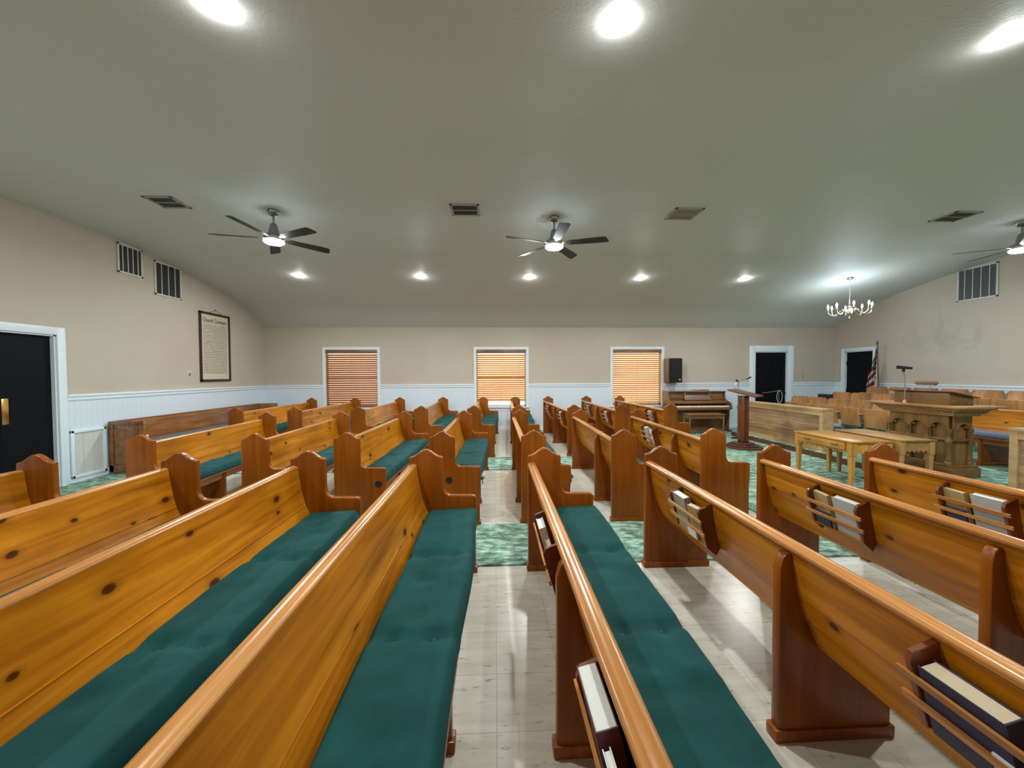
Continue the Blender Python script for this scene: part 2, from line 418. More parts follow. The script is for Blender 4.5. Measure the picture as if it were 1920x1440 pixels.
def obj(name, bm, mat, parent=None, loc=None, rot=None, smooth=True, ang=40):
    bmesh.ops.recalc_face_normals(bm, faces=bm.faces)
    me = bpy.data.meshes.new(name); bm.to_mesh(me); bm.free()
    me.materials.append(MATS[mat])
    if smooth:
        me.polygons.foreach_set('use_smooth', [True] * len(me.polygons))
        try: me.set_sharp_from_angle(angle=R(ang))
        except Exception: pass
    o = bpy.data.objects.new(name, me); COL.objects.link(o)
    if parent: o.parent = parent
    if loc: o.location = loc
    if rot: o.rotation_euler = rot
    return o
def box(name, mat, x0, x1, y0, y1, z0, z1, parent=None, bev=0, seg=2):
    """box as its own object, origin at its lower centre"""
    cx, cy = (x0 + x1) / 2, (y0 + y1) / 2
    bm = bmesh.new(); bm_box(bm, x0 - cx, x1 - cx, y0 - cy, y1 - cy, 0, z1 - z0)
    if bev: bevel(bm, bev, seg)
    return obj(name, bm, mat, parent, (cx, cy, z0))
def tag(o, label=None, cat=None, group=None, kind=None):
    if label: o['label'] = label
    if cat: o['category'] = cat
    if group: o['group'] = group
    if kind: o['kind'] = kind
    return o
def thing(name, label, cat, loc=(0, 0, 0), rz=0, group=None):
    o = bpy.data.objects.new(name, None); COL.objects.link(o)
    o.empty_display_size = .1; o.location = loc; o.rotation_euler = (0, 0, rz)
    return tag(o, label, cat, group)
def struct(o): o['kind'] = 'structure'; return o
def kids(o): return [c for c in ALLC.get(o.name, [])]
def copy_tree(o, parent=None):
    c = o.copy(); COL.objects.link(c)
    if parent: c.parent = parent
    for ch in list(o.children): copy_tree(ch, c)
    return c
def place(o, loc, rz=0, label=None, group=None):
    o.location = loc; o.rotation_euler = (0, 0, rz)
    if label: o['label'] = label
    if group: o['group'] = group
    return o
ORD = ['first', 'second', 'third', 'fourth', 'fifth', 'sixth', 'seventh', 'eighth', 'ninth', 'tenth']

# ------------------------------------------------------------------ room shell
def wall_cells(name, mat, axis, pos, thick, a0, a1, z0, z1, holes, inset=None):
    """vertical wall with rectangular holes; axis 0: wall runs along x at y=pos, axis 1: runs along y at x=pos"""
    xs = sorted({a0, a1, *[h[0] for h in holes], *[h[1] for h in holes]})
    zs = sorted({z0, z1, *[h[2] for h in holes], *[h[3] for h in holes]})
    bm = bmesh.new()
    for i in range(len(xs) - 1):
        for j in range(len(zs) - 1):
            cx, cz = (xs[i] + xs[i + 1]) / 2, (zs[j] + zs[j + 1]) / 2
            if any(h[0] < cx < h[1] and h[2] < cz < h[3] for h in holes): continue
            if axis == 0: bm_box(bm, xs[i], xs[i + 1], pos, pos + thick, zs[j], zs[j + 1])
            else: bm_box(bm, pos, pos + thick, xs[i], xs[i + 1], zs[j], zs[j + 1])
    return struct(obj(name, bm, mat, smooth=False))
WIN = [(-4.37, -2.93), (-.546, .88), (3.03, 4.474)]     # outer casing extents on the far wall
CW = .07
WZ0, WZ1 = .58, 2.185
D1 = (6.80, 8.026, 2.197)      # far-wall door casing x0,x1,top
D2 = (8.74, 9.66, 2.085)      # right-wall door casing y0,y1,top
D3 = (4.09, 5.385, 2.09)      # left-wall double door casing y0,y1,top
whole = [(w[0] + CW, w[1] - CW, WZ0 + .06, WZ1 - CW) for w in WIN]
wall_cells('wall_far', 'wall_paint', 0, YF, .14, XL - .14, XR + .14, 0, 2.9, whole + [(D1[0] + .16, D1[1] - .16, -.01, D1[2] - .15)])
wall_cells('wall_left', 'wall_paint', 1, XL, -.14, YN - .14, YF, 0, 3.72, [(D3[0] + .1, D3[1] - .1, -.01, D3[2] - .07)])
wall_cells('wall_right', 'wall_paint', 1, XR, .14, YN - .14, YF, 0, 3.72, [(D2[0] + .08, D2[1] - .08, -.01, D2[2] - .06)])
wall_cells('wall_near', 'wall_paint', 0, YN - .14, .14, XL, XR, 0, 2.9, [])
# ceiling: one continuous coved sheet with thickness
bm = bmesh.new()
ys = [YN + (YF - YN) * i / 80 for i in range(81)]
A = []; N = 30
sm = lambda y: (ceil_z(y - .12) + ceil_z(y) * 2 + ceil_z(y + .12)) / 4 if .1 < y < 9.6 else ceil_z(y)
rowsb, rowst = [], []
for y in ys:
    z = sm(y)
    rowsb.append([bm.verts.new((XL + (XR - XL) * k / N, y, z)) for k in range(N + 1)])
    rowst.append([bm.verts.new((XL + (XR - XL) * k / N, y, z + .06)) for k in range(N + 1)])
for p, q in zip(rowsb, rowsb[1:]):
    for k in range(N): bm.faces.new([p[k], p[k + 1], q[k + 1], q[k]])
for p, q in zip(rowst, rowst[1:]):
    for k in range(N): bm.faces.new([p[k], q[k], q[k + 1], p[k + 1]])
for k in range(N):
    bm.faces.new([rowsb[0][k], rowst[0][k], rowst[0][k + 1], rowsb[0][k + 1]]); bm.faces.new([rowsb[-1][k], rowsb[-1][k + 1], rowst[-1][k + 1], rowst[-1][k]])
for i in range(80):
    bm.faces.new([rowsb[i][0], rowsb[i + 1][0], rowst[i + 1][0], rowst[i][0]]); bm.faces.new([rowsb[i][N], rowst[i][N], rowst[i + 1][N], rowsb[i + 1][N]])
struct(obj('ceiling', bm, 'ceiling_paint', ang=60))
# floors
bm = bmesh.new(); bm_box(bm, XL - .14, XR + .14, YN - .14, YF + .14, -.1, 0)
struct(obj('floor', bm, 'floor_tile', smooth=False))
def carpet_piece(x0, x1, y0, y1):
    bm = bmesh.new(); bm_box(bm, x0, x1, y0, y1, -.02, .012)
    o = obj('floor', bm, 'carpet', smooth=False); struct(o)
carpet_piece(-3.95, 3.62, 2.88, 3.67)
carpet_piece(-3.95, 3.62, 5.80, 6.66)
carpet_piece(3.62, XR, YN, YF)
carpet_piece(2.75, 3.62, 3.67, 5.80)
carpet_piece(XL, -3.95, 2.88, 6.66)
carpet_piece(XL, -4.9, 6.66, YF)
# wainscot, cap rail, baseboards
RH = 1.225
tn = [0]
def trim(mat, x0, x1, y0, y1, z0, z1, bev=0, nm='trim'):
    tn[0] += 1
    bm = bmesh.new(); bm_box(bm, x0, x1, y0, y1, z0, z1)
    if bev: bevel(bm, bev, 2)
    struct(obj('%s_%d' % (nm, tn[0]) if nm == 'trim' else nm, bm, mat))
def far_run(x0, x1):
    trim('bead_x', x0, x1, YF - .012, YF, .1, RH - .03)
    trim('trim_white', x0, x1, YF - .04, YF, RH - .035, RH, .006)
    trim('trim_white', x0, x1, YF - .026, YF, RH - .085, RH - .035, .006)
    trim('trim_white', x0, x1, YF - .022, YF, 0, .11, .004, 'baseboard_far')
def side_run(X, s, y0, y1, nm):
    a, b = sorted((X, X + s * .012)); trim('bead_y', a, b, y0, y1, .1, RH - .03)
    a, b = sorted((X, X + s * .04)); trim('trim_white', a, b, y0, y1, RH - .035, RH, .006)
    a, b = sorted((X, X + s * .026)); trim('trim_white', a, b, y0, y1, RH - .085, RH - .035, .006)
    a, b = sorted((X, X + s * .022)); trim('trim_white', a, b, y0, y1, 0, .11, .004, nm)
far_run(XL, WIN[0][0]); far_run(WIN[0][1], WIN[1][0]); far_run(WIN[1][1], WIN[2][0]); far_run(WIN[2][1], D1[0]); far_run(D1[1], XR)
for w in WIN:   # below the sills
    trim('bead_x', w[0], w[1], YF - .012, YF, .1, WZ0)
    trim('trim_white', w[0], w[1], YF - .022, YF, 0, .11, .004, 'baseboard_far')
side_run(XL, 1, D3[1], YF, 'baseboard_left'); side_run(XL, 1, YN, D3[0], 'baseboard_left')
side_run(XR, -1, YN, D2[0], 'baseboard_right'); side_run(XR, -1, D2[1], YF, 'baseboard_right')

# ------------------------------------------------------------------ windows and blinds
BL = ['blind_brown', 'blind_gold', 'blind_gold']
SLA = [63, 52, 52]
wl = ['brown wooden blind over the leftmost window of the far wall',
      'golden backlit wooden blind over the middle window, raised a little above the sill',
      'golden wooden blind over the rightmost window beside the wall speaker']
for i, w in enumerate(WIN):
    e = bpy.data.objects.new('window_%d' % (i + 1), None); COL.objects.link(e); e.location = ((w[0] + w[1]) / 2, YF, WZ0); struct(e)
    hw = (w[1] - w[0]) / 2; H = WZ1 - WZ0
    bm = bmesh.new()
    bm_box(bm, -hw, -hw + CW, -.025, .0, 0.061, H - CW); bm_box(bm, hw - CW, hw, -.025, 0, 0.061, H - CW); bm_box(bm, -hw, hw, -.025, 0, H - CW, H)
    obj('window_casing', bm, 'trim_white', e)
    bm = bmesh.new()
    g = hw - CW
    for a in (-g, g - .03): bm_box(bm, a, a + .03, .06, .11, .06, H - CW)
    bm_box(bm, -g, g, .06, .11, .06, .10); bm_box(bm, -g, g, .06, .11, H - CW - .03, H - CW); bm_box(bm, -g, g, .065, .105, H / 2 - .02, H / 2 + .02)
    obj('window_frame', bm, 'trim_white', e)
    bm = bmesh.new(); bm_box(bm, -g + .03, g - .03, .082, .088, .1, H - CW - .03)
    obj('window_pane', bm, 'glass', e)
    bm = bmesh.new(); bm_box(bm, -hw - .01, hw + .01, -.05, .06, 0.02, .06); bm_box(bm, -hw + .01, hw - .01, -.02, 0, -.06, .02); bevel(bm, .006)
    obj('window_sill', bm, 'trim_white', e)
    # blind
    b = thing('wooden_blind', wl[i], 'blind', ((w[0] + w[1]) / 2, YF + .02, WZ0 + .06), 0, 'wooden blinds in the far windows')
    zt = H - CW - .06; zb = .03 if i == 0 else (.13 if i == 1 else .04)
    bg = g - (.006 if i == 0 else .012)
    bm = bmesh.new(); bm_box(bm, -bg - .004, bg + .004, -.03, .01, zt - .095, zt - .002); bevel(bm, .006)
    obj('valance', bm, 'walnut_x' , b)
    bm = bmesh.new(); n = int((zt - .07 - zb - .02) / .055)
    for k in range(n):
        z = zb + .045 + k * .055
        M = Matrix.Translation((0, 0, z)) @ Matrix.Rotation(R(SLA[i] + random.uniform(-2, 2)), 4, 'X')
        bm_box(bm, -bg, bg, -.027, .027, -.0015, .0015, M)
    obj('slats', bm, BL[i], b, smooth=False)
    bm = bmesh.new(); bm_box(bm, -bg, bg, -.026, .026, zb, zb + .018); bevel(bm, .004); obj('bottom_rail', bm, BL[i], b)
    bm = bmesh.new()
    for cx in (-g * .72, 0, g * .72):
        bm_box(bm, cx - .0015, cx + .0015, -.030, -.027, zb + .01, zt - .05)
    obj('ladder_cord', bm, 'cover_tan', b, smooth=False)
    bm = bmesh.new(); bm_tube(bm, [(-g + .08, -.045, zt - .06), (-g + .082, -.046, zt - .4), (-g + .08, -.046, zt - .72)], .003, 6)
    obj('pull_cord', bm, 'cover_tan', b)

# ------------------------------------------------------------------ doors
def leaf_panels(w, h, ax, cols=2):
    """six-panel leaf, front face towards -local y; returns bm"""
    bm = bmesh.new(); bm_box(bm, -w / 2, w / 2, 0, .04, 0, h)
    return bm
def panel_ridge(bm, x0, x1, z0, z1, y, t=.012):
    for a in ((x0, x1, z0, z0 + t), (x0, x1, z1 - t, z1), (x0, x0 + t, z0, z1), (x1 - t, x1, z0, z1)):
        bm_box(bm, a[0], a[1], y - .007, y, a[2], a[3])
def make_door(name, loc, rz, w, h, casing, knob_side=1, panels=True, double=False, plates=False):
    e = bpy.data.objects.new(name, None); COL.objects.link(e); e.location = loc; e.rotation_euler = (0, 0, rz); struct(e)
    cw = casing
    bm = bmesh.new()
    bm_box(bm, -w / 2 - cw, -w / 2, -.025, 0, 0, h + cw); bm_box(bm, w / 2, w / 2 + cw, -.025, 0, 0, h + cw); bm_box(bm, -w / 2, w / 2, -.025, 0, h, h + cw)
    bevel(bm, .004); obj('door_casing', bm, 'trim_white', e)
    bm = bmesh.new()
    bm_box(bm, -w / 2 - .001, -w / 2 + .02, 0, .13, 0, h); bm_box(bm, w / 2 - .02, w / 2 + .001, 0, .13, 0, h); bm_box(bm, -w / 2, w / 2, 0, .13, h - .018, h)
    obj('door_jamb', bm, 'trim_white', e)
    spans = [(-w / 2 + .02, w / 2 - .02)] if not double else [(-w / 2 + .02, -.002), (.002, w / 2 - .02)]
    for sI, (a, b) in enumerate(spans):
        bm = bmesh.new(); bm_box(bm, a, b, .05, .09, .01, h - .02)
        if panels:
            W = b - a; m = (a + b) / 2; hh = h
            for (p, q) in ((a + .11 * W, m - .05 * W), (m + .05 * W, b - .11 * W)):
                panel_ridge(bm, p, q, hh * .845, hh * .93, .05); panel_ridge(bm, p, q, hh * .47, hh * .80, .05); panel_ridge(bm, p, q, hh * .11, hh * .38, .05)
        lf = obj('door_leaf', bm, 'black_door', e)
        if plates:
            x = b - .075 if sI == 0 else a + .01
            bm = bmesh.new(); bm_box(bm, x, x + .065, .045, .0505, .9, 1.21); bevel(bm, .002); obj('push_plate', bm, 'brass', lf)
        else:
            x = (b - .07) if knob_side > 0 else (a + .07)
            bm = bmesh.new(); bm_lathe(bm, [(.03, 0), (.03, .008), (.012, .01), (.012, .035), (.028, .045), (.03, .06), (.02, .075), (0, .078)], seg=16, M=Matrix.Translation((x, .05, .96)) @ Matrix.Rotation(R(90), 4, 'X'))
            obj('door_knob', bm, 'black_plastic', lf)
            for hz in (h * .85, h * .5, h * .12):
                bm = bmesh.new(); hx = a if knob_side > 0 else b
                bm_box(bm, hx - .02, hx + .01, .035, .052, hz - .05, hz + .05); obj('hinge', bm, 'black_plastic', lf)
make_door('door_1', ((D1[0] + D1[1]) / 2, YF, 0), 0, D1[1] - D1[0] - .32, D1[2] - .15, .16, 1)
make_door('door_2', (XR, (D2[0] + D2[1]) / 2, 0), R(-90), D2[1] - D2[0] - .16, D2[2] - .06, .08, 1, panels=False)
make_door('door_3', (XL, (D3[0] + D3[1]) / 2, 0), R(90), D3[1] - D3[0] - .2, D3[2] - .07, .1, 1, panels=False, double=True, plates=True)

# ------------------------------------------------------------------ pews
H_OUT = [(0, 0), (0, .868), (.025, .872), (.05, .884), (.08, .908), (.105, .922), (.123, .926), (.141, .922), (.166, .908), (.196, .884), (.221, .872), (.246, .868),
         (.247, .66), (.252, .625), (.268, .598), (.29, .585), (.32, .582), (.46, .58), (.482, .576), (.493, .565), (.494, .45), (.485, .34), (.485, 0)]
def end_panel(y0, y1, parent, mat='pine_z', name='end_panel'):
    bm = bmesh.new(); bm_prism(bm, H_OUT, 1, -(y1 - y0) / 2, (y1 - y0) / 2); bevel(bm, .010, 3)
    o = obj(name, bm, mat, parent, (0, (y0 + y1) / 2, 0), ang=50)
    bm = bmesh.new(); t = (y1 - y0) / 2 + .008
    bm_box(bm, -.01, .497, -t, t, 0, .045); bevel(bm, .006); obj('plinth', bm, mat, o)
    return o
def make_pew(L, mid, racks, name='pew'):
    t = thing(name, 'x', 'pew')
    T = .045
    end_panel(0, T, t); end_panel(L - T, L, t)
    # middle support
    bm = bmesh.new()
    S = [(-.012, 0), (-.012, .70), (0, .745), (.015, .762), (.036, .765), (.046, .70), (.060, .62), (.083, .53), (.116, .45), (.152, .392), (.46, .392), (.46, 0)]
    bm_prism(bm, S, 1, -.022, .022); bevel(bm, .008, 2)
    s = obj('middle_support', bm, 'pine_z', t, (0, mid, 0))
    bm = bmesh.new(); bm_box(bm, -.026, .472, -.03, .03, 0, .05); bevel(bm, .006); obj('plinth', bm, 'pine_z', s)
    # backrest: bent board, two boards joined
    prof = [(.035, .80), (.045, .72), (.062, .62), (.085, .53), (.118, .45), (.155, .38)]
    th = .022
    out = [(x - .004, z) for x, z in prof] + [(x + th, z + .004) for x, z in reversed(prof)]
    bm = bmesh.new(); bm_prism(bm, out, 1, -(L / 2 - T), L / 2 - T)
    obj('backrest', bm, 'pine_y', t, (0, L / 2, 0), ang=30)
    # joint line moulding
    bm = bmesh.new(); bm_box(bm, .1005, .112, -(L / 2 - T), L / 2 - T, .529, .5335); obj('board_joint', bm, 'pine_y', t, (0, L / 2, 0))
    # cap rail
    pts = []
    for k in range(16):
        a = 2 * PI * k / 16
        pts.append((.027 + .031 * math.cos(a), .803 + (.017 if math.sin(a) > 0 else .024) * math.sin(a)))
    bm = bmesh.new(); bm_prism(bm, pts, 1, -(L / 2 - T), L / 2 - T); obj('cap_rail', bm, 'pine_cap', t, (0, L / 2, 0), ang=60)
    # seat board with front rail
    bm = bmesh.new()
    bm_prism(bm, [(.15, .395), (.15, .42), (.47, .432), (.488, .428), (.492, .415), (.488, .405), (.47, .402)], 1, -(L / 2 - T), L / 2 - T)
    obj('seat', bm, 'seat_y', t, (0, L / 2, 0))
    bm = bmesh.new(); bm_box(bm, .425, .447, -(L / 2 - T), L / 2 - T, .33, .405); obj('seat_rail', bm, 'seat_y', t, (0, L / 2, 0))
    for (a, b) in racks:
        add_rack(t, a, b)
    return t
def add_rack(t, a, b):
    rk = bpy.data.objects.new('book_rack', None); COL.objects.link(rk); rk.parent = t; rk.location = (0, (a + b) / 2, 0)
    w = (b - a) / 2
    br = [(.037, .765), (-.035, .738), (-.043, .71), (.010, .53), (.062, .482), (.088, .53), (.060, .62), (.044, .71)]
    for y in (-w, w):
        bm = bmesh.new(); bm_prism(bm, br, 1, -.009, .009); bevel(bm, .002, 1); obj('bracket', bm, 'mahogany_z', rk, (0, y, 0), ang=25)
    for (x, z) in ((-.036, .672), (-.017, .602)):
        bm = bmesh.new(); M = Matrix.Translation((x, 0, z)) @ Matrix.Rotation(R(-15), 4, 'Y'); bm_box(bm, -.0045, .0045, -w - .03, w + .03, -.010, .010, M); obj('slat', bm, 'pine_cap', rk)
    bm = bmesh.new(); bm_box(bm, .012, .082, -w, w, .524, .534); obj('rack_floor', bm, 'pine_y', rk)
LA, LB = 2.69, 2.17
RK_A = [(.42, .79), (1.84, 2.16)]
RK_4 = [(.38, .78), (1.43, 1.82)]

protoA = make_pew(LA, 1.32, [])
protoAr = make_pew(LA, 1.30, RK_A)
protoA4 = make_pew(LA, 1.28, RK_4)
protoB = make_pew(LB, .66, [])
protoBr = make_pew(LB, .66, [(1.18, 1.58)])
used = set()
def get(proto):
    if proto.name not in used:
        used.add(proto.name); return proto
    return copy_tree(proto)
def pew_pos(xn, yn, xf, yf):
    return math.atan2(-(xf - xn), (yf - yn))
ROWS = {}
A_X = [-3.365, -2.39, -1.487, -.635, .243, 1.135, 2.027, 2.90]
B_X = [(-3.46, -3.54), (-2.41, -2.45), (-1.55, -1.51), (-.64, -.60), (.253, .262), (1.153, 1.20), (2.067, 2.11)]
C_X = [(-4.60, -4.565), (-3.607, -3.522), (-2.52, -2.45), (-1.427, -1.40), (-.497, -.414), (.302, .38), (1.298, 1.20), (2.172, 2.163), (3.065, 3.01)]
GP = {'A': 'pews of the near block beside the camera', 'B': 'pews of the middle block between the two carpeted aisles', 'C': 'pews of the far block under the windows'}
LA_ = ['pine pew with cushion, leftmost of the near block, in front of the black double door',
       'pine pew in the near block, second from the left, cut by the left picture edge',
       'pine pew of the near block with dark oval knots, third from the left',
       'large knotty pine pew in the left foreground, just left of the foreground floor gap',
       'pine pew in the foreground centre seen from above, worn rounded cap rail, green cushion',
       'pine pew in the right foreground seen from behind with two book racks',
       'pine pew of the near block seen from behind, second from the pulpit tables',
       'pine pew of the near block nearest the small tables, farthest right in the picture']
def blk_label(blk, i, n):
    side = 'left' if i < n / 2 else 'right'
    k = i if i < n / 2 else n - 1 - i
    o = {0: ('leftmost' if side == 'left' else 'rightmost')}.get(k, ORD[k] + ' from the ' + side)
    where = {'B': 'middle block between the carpeted aisles', 'C': 'far block under the windows'}[blk]
    return 'pine pew, %s in the %s' % (o, where)
PEWS = {}
for i, x in enumerate(A_X):
    p = get(protoA4 if i == 4 else (protoAr if i >= 4 else protoA))
    place(p, (x, .15, 0), 0, LA_[i], GP['A']); PEWS['A', i] = (x, .15, 0, LA)
for i, (xn, xf) in enumerate(B_X):
    p = get(protoBr if i == 6 else protoB)
    rz = pew_pos(xn, 3.68, xf, 3.68 + LB)
    place(p, (xn, 3.68, .012 if False else 0), rz, blk_label('B', i, 7), GP['B']); PEWS['B', i] = (xn, 3.68, rz, LB)
for i, (xn, xf) in enumerate(C_X):
    p = get(protoAr if i >= 6 else protoA)
    rz = pew_pos(xn, 6.72, xf, 6.72 + LA)
    place(p, (xn, 6.72, 0), rz, blk_label('C', i, 9), GP['C']); PEWS['C', i] = (xn, 6.72, rz, LA)
# dark wood knots, added as small black discs on two middle-block end panels
for key, dx, dz in ((('B', 2), .425, .425), (('B', 3), .19, .45)):
    root = [o for o in COL.objects if o.name.startswith('pew') and o.get('label') == blk_label('B', key[1], 7)][0]
    ep = [c for c in root.children if c.name.startswith('end_panel')][0]
    bm = bmesh.new(); bm_lathe(bm, [(.034, 0), (.034, .004), (.026, .006), (.024, .003), (0, .003)], seg=8, M=Matrix.Translation((dx, -.0225, dz)) @ Matrix.Rotation(R(90), 4, 'X'))
    tag(obj('knot', bm, 'cover_black', ep), 'dark round knot')

# ------------------------------------------------------------------ pew cushions
def cushion_mesh(L, tufts, seed):
    rnd = random.Random(seed)
    nx, ny = 22, int(L / .03)
    w = .355
    bm = bmesh.new()
    wr = [(rnd.uniform(.05, L), rnd.uniform(-.5, .5), rnd.uniform(.02, .05), rnd.uniform(.005, .016)) for _ in range(int(L * 5))]
    top = []
    for j in range(ny + 1):
        row = []
        y = L * j / ny
        for i in range(nx + 1):
            u = i / nx
            x = .0 + w * u
            e = min(u, 1 - u) * w; ee = min(y, L - y)
            r = .03
            ez = 1 - max(0, 1 - e / r) ** 2; ez2 = 1 - max(0, 1 - ee / r) ** 2
            z = .052 * math.sqrt(max(0, ez)) * math.sqrt(max(0, ez2))
            for (ty) in tufts:
                for tx in (.10, .255):
                    d2 = ((x - tx) ** 2 + (y - ty) ** 2)
                    z -= .022 * math.exp(-d2 / (.028 ** 2)) * (1 if ez2 > .9 else 0)
                z -= .014 * math.exp(-((y - ty - .012 * math.sin(x * 20)) / .03) ** 2) * (ez2 > .5)
            for (wy, sl, sg, am) in wr:
                z += am * math.exp(-((y - wy - sl * (x - .18)) / sg) ** 2) * math.sin(3 * x * 6 + wy * 9) * min(1, e / .05) * min(1, ee / .08)
            xx = x + .006 * math.sin(y * 5.3 + seed) + (.012 * math.sin(y * 2.1 + seed * 2) if u > .5 else 0) * (u - .5) * 2
            row.append(bm.verts.new((xx, y, z + .006 - .02 * (u - .97) * (u > .97) * 20)))
        top.append(row)
    bot = [[bm.verts.new((v.co.x, v.co.y, -.004 if v.co.z > 0 else v.co.z - .004)) for v in row] for row in top]
    for j in range(ny):
        for i in range(nx):
            bm.faces.new([top[j][i], top[j][i + 1], top[j + 1][i + 1], top[j + 1][i]])
            bm.faces.new([bot[j][i], bot[j + 1][i], bot[j + 1][i + 1], bot[j][i + 1]])
    for j in range(ny):
        bm.faces.new([top[j][0], top[j + 1][0], bot[j + 1][0], bot[j][0]])
        bm.faces.new([top[j][nx], bot[j][nx], bot[j + 1][nx], top[j + 1][nx]])
    for i in range(nx):
        bm.faces.new([top[0][i], bot[0][i], bot[0][i + 1], top[0][i + 1]])
        bm.faces.new([top[ny][i], top[ny][i + 1], bot[ny][i + 1], bot[ny][i]])
    return bm
def bow(parent, x, y, z):
    bm = bmesh.new()
    bm_tube(bm, [(0, 0, 0), (.02, .012, .022), (.032, .006, .008), (.018, 0, -.002)], .006, 6, True)
    bm_tube(bm, [(0, 0, 0), (.008, -.02, .02), (.022, -.03, .004), (.008, -.01, -.004)], .006, 6, True)
    bm_tube(bm, [(0, 0, 0), (.014, .01, -.03), (.01, .014, -.06)], .004, 6)
    tag(obj('tie_bow', bm, 'cover_black', parent, (x, y, z)), 'black tie bow')
cu_proto = {}
def make_cushion(L, tufts, seed, btn):
    t = bpy.data.objects.new('pew_cushion', None)
    bmx = cushion_mesh(L, tufts, seed)
    t = obj('pew_cushion', bmx, 'cushion_green', ang=70)
    if btn:
        for ty in tufts:
            for tx in (.10, .255):
                bm = bmesh.new(); bm_lathe(bm, [(.008, 0), (.009, .003), (.006, .006), (0, .007)], seg=10)
                obj('button', bm, 'button_green', t, (tx, ty, .026))
    return t
def where(blk, i):
    if blk == 'A':
        return ['leftmost near pew by the black double door', 'second near pew from the left', 'third near pew from the left', 'knotty near pew left of the foreground floor gap',
                'foreground centre pew', 'right foreground pew seen from behind', 'near pew second from the pulpit tables', 'near pew closest to the small tables'][i]
    n = 7 if blk == 'B' else 9
    side = 'left' if i < n / 2 else 'right'; k = i if i < n / 2 else n - 1 - i
    o = {0: side + 'most pew'}.get(k, ORD[k] + ' pew from the ' + side)
    return o + (' of the middle block' if blk == 'B' else ' of the far block')
for (blk, i), (x, y, rz, L) in PEWS.items():
    Lc = L - .12
    tuf = [1.26 + .65 * k - .05 for k in (-1, 0, 1)] if L == LA else [.35, 1.0, 1.65]
    c = make_cushion(Lc, tuf, (ord(blk) * 7 + i * 3) % 17, blk == 'A')
    off = Matrix.Rotation(rz, 4, 'Z') @ Vector((.145, .06, 0))
    c.location = (x + off.x, y + off.y, .4335); c.rotation_euler = (0, R(-2.1), rz)
    tag(c, 'green cushion on the ' + where(blk, i), 'cushion', 'green pew cushions')
    if (blk, i) in (('B', 3), ('B', 4), ('B', 6), ('C', 5)):
        bow(c, .352, .02, -.008)

# ------------------------------------------------------------------ books in the racks
def make_book(w, h, t, cover, pages, spine='x'):
    """stands up: width along y, height z, thickness along x; spine at -y side"""
    bm = bmesh.new()
    ct = .003
    bm_box(bm, -t / 2, -t / 2 + ct, -w / 2, w / 2, 0, h); bm_box(bm, t / 2 - ct, t / 2, -w / 2, w / 2, 0, h); bm_box(bm, -t / 2, t / 2, -w / 2 - .002, -w / 2 + ct, 0, h)
    bevel(bm, .001, 1)
    b = obj('book', bm, cover)
    bm = bmesh.new(); bm_box(bm, -t / 2 + ct, t / 2 - ct, -w / 2 + ct, w / 2 - .004, .003, h - .004)
    obj('pages', bm, pages, b)
    return b
def put_book(blk, i, yl, w, h, t, cover, pages, label, tilt=-14, yaw=0, x=.038, z=.537, cat='book'):
    px, py, rz, L = PEWS[blk, i]
    b = make_book(w, h, t, cover, pages)
    off = Matrix.Rotation(rz, 4, 'Z') @ Vector((x, yl, 0))
    b.location = (px + off.x, py + off.y, z); b.rotation_euler = (0, R(tilt), rz + R(yaw))
    tag(b, label, cat, 'books in the pew racks')
    return b
rowname = {('A', 4): 'foreground centre pew', ('A', 5): 'right foreground pew', ('A', 6): 'near pew second from the tables', ('A', 7): 'near pew closest to the tables',
           ('B', 6): 'rightmost middle block pew', ('C', 6): 'third far block pew from the right', ('C', 7): 'second far block pew from the right', ('C', 8): 'rightmost far block pew'}
LOW = .4985
def rk(blk, i, k):  # rack centre and half width
    a, b = (RK_4 if (blk, i) == ('A', 4) else RK_A)[k]
    return (a + b) / 2
# far racks of the right-hand near pews: an olive hymnal and an opened tan booklet
for i in (5, 6, 7):
    yc = rk('A', i, 1)
    if i == 5:
        put_book('A', i, yc + .085, .15, .215, .04, 'cover_olive', 'white_pages', 'olive grey hymnal with white pages in the far rack of the right foreground pew')
        put_book('A', i, yc - .085, .14, .195, .03, 'cover_tan', 'cream_pages', 'tan book leaning beside the hymnal, far rack of the right foreground pew', yaw=10)
        put_book('A', i, yc - .04, .09, .05, .008, 'paper_white', 'white_pages', 'small pale card low in the far rack of the right foreground pew', x=.004)
    else:
        put_book('A', i, yc - .075, .15, .215, .035, 'cover_grey', 'white_pages', 'pale grey hymnal upright in the book rack of the ' + rowname['A', i])
        put_book('A', i, yc + .09, .14, .205, .022, 'cover_tan', 'cream_pages', 'tan curled booklet in the book rack of the ' + rowname['A', i], yaw=-10)
        put_book('A', i, yc + .08, .10, .09, .008, 'cover_navy', 'white_pages', 'small dark leaflet low in the book rack of the ' + rowname['A', i], x=.008)
put_book('A', 5, .685, .17, .19, .05, 'cover_navy', 'cream_pages', 'thick navy hymnal with cream pages, near rack of the right foreground pew', tilt=-15, x=.034)
put_book('A', 5, .595, .08, .085, .006, 'paper_white', 'white_pages', 'white folded leaflet beside the navy hymnal, right foreground pew', x=.004)
yc = rk('A', 4, 1)
put_book('A', 4, yc + .07, .13, .215, .035, 'paper_white', 'white_pages', 'white paperback sticking out of the far rack of the foreground centre pew', tilt=-16)
put_book('A', 4, yc - .09, .10, .18, .022, 'cover_olive', 'cream_pages', 'olive booklet beside the white paperback, far rack of the foreground centre pew')
put_book('A', 4, .68, .18, .225, .05, 'cover_maroon', 'white_pages', 'maroon hymnal with grey page edges, near rack of the foreground centre pew', tilt=-14, x=.034)
bk = put_book('A', 4, .53, .09, .205, .018, 'paper_white', 'white_pages', 'white booklet with an oval logo in the near rack of the foreground centre pew', tilt=-16, x=.030)
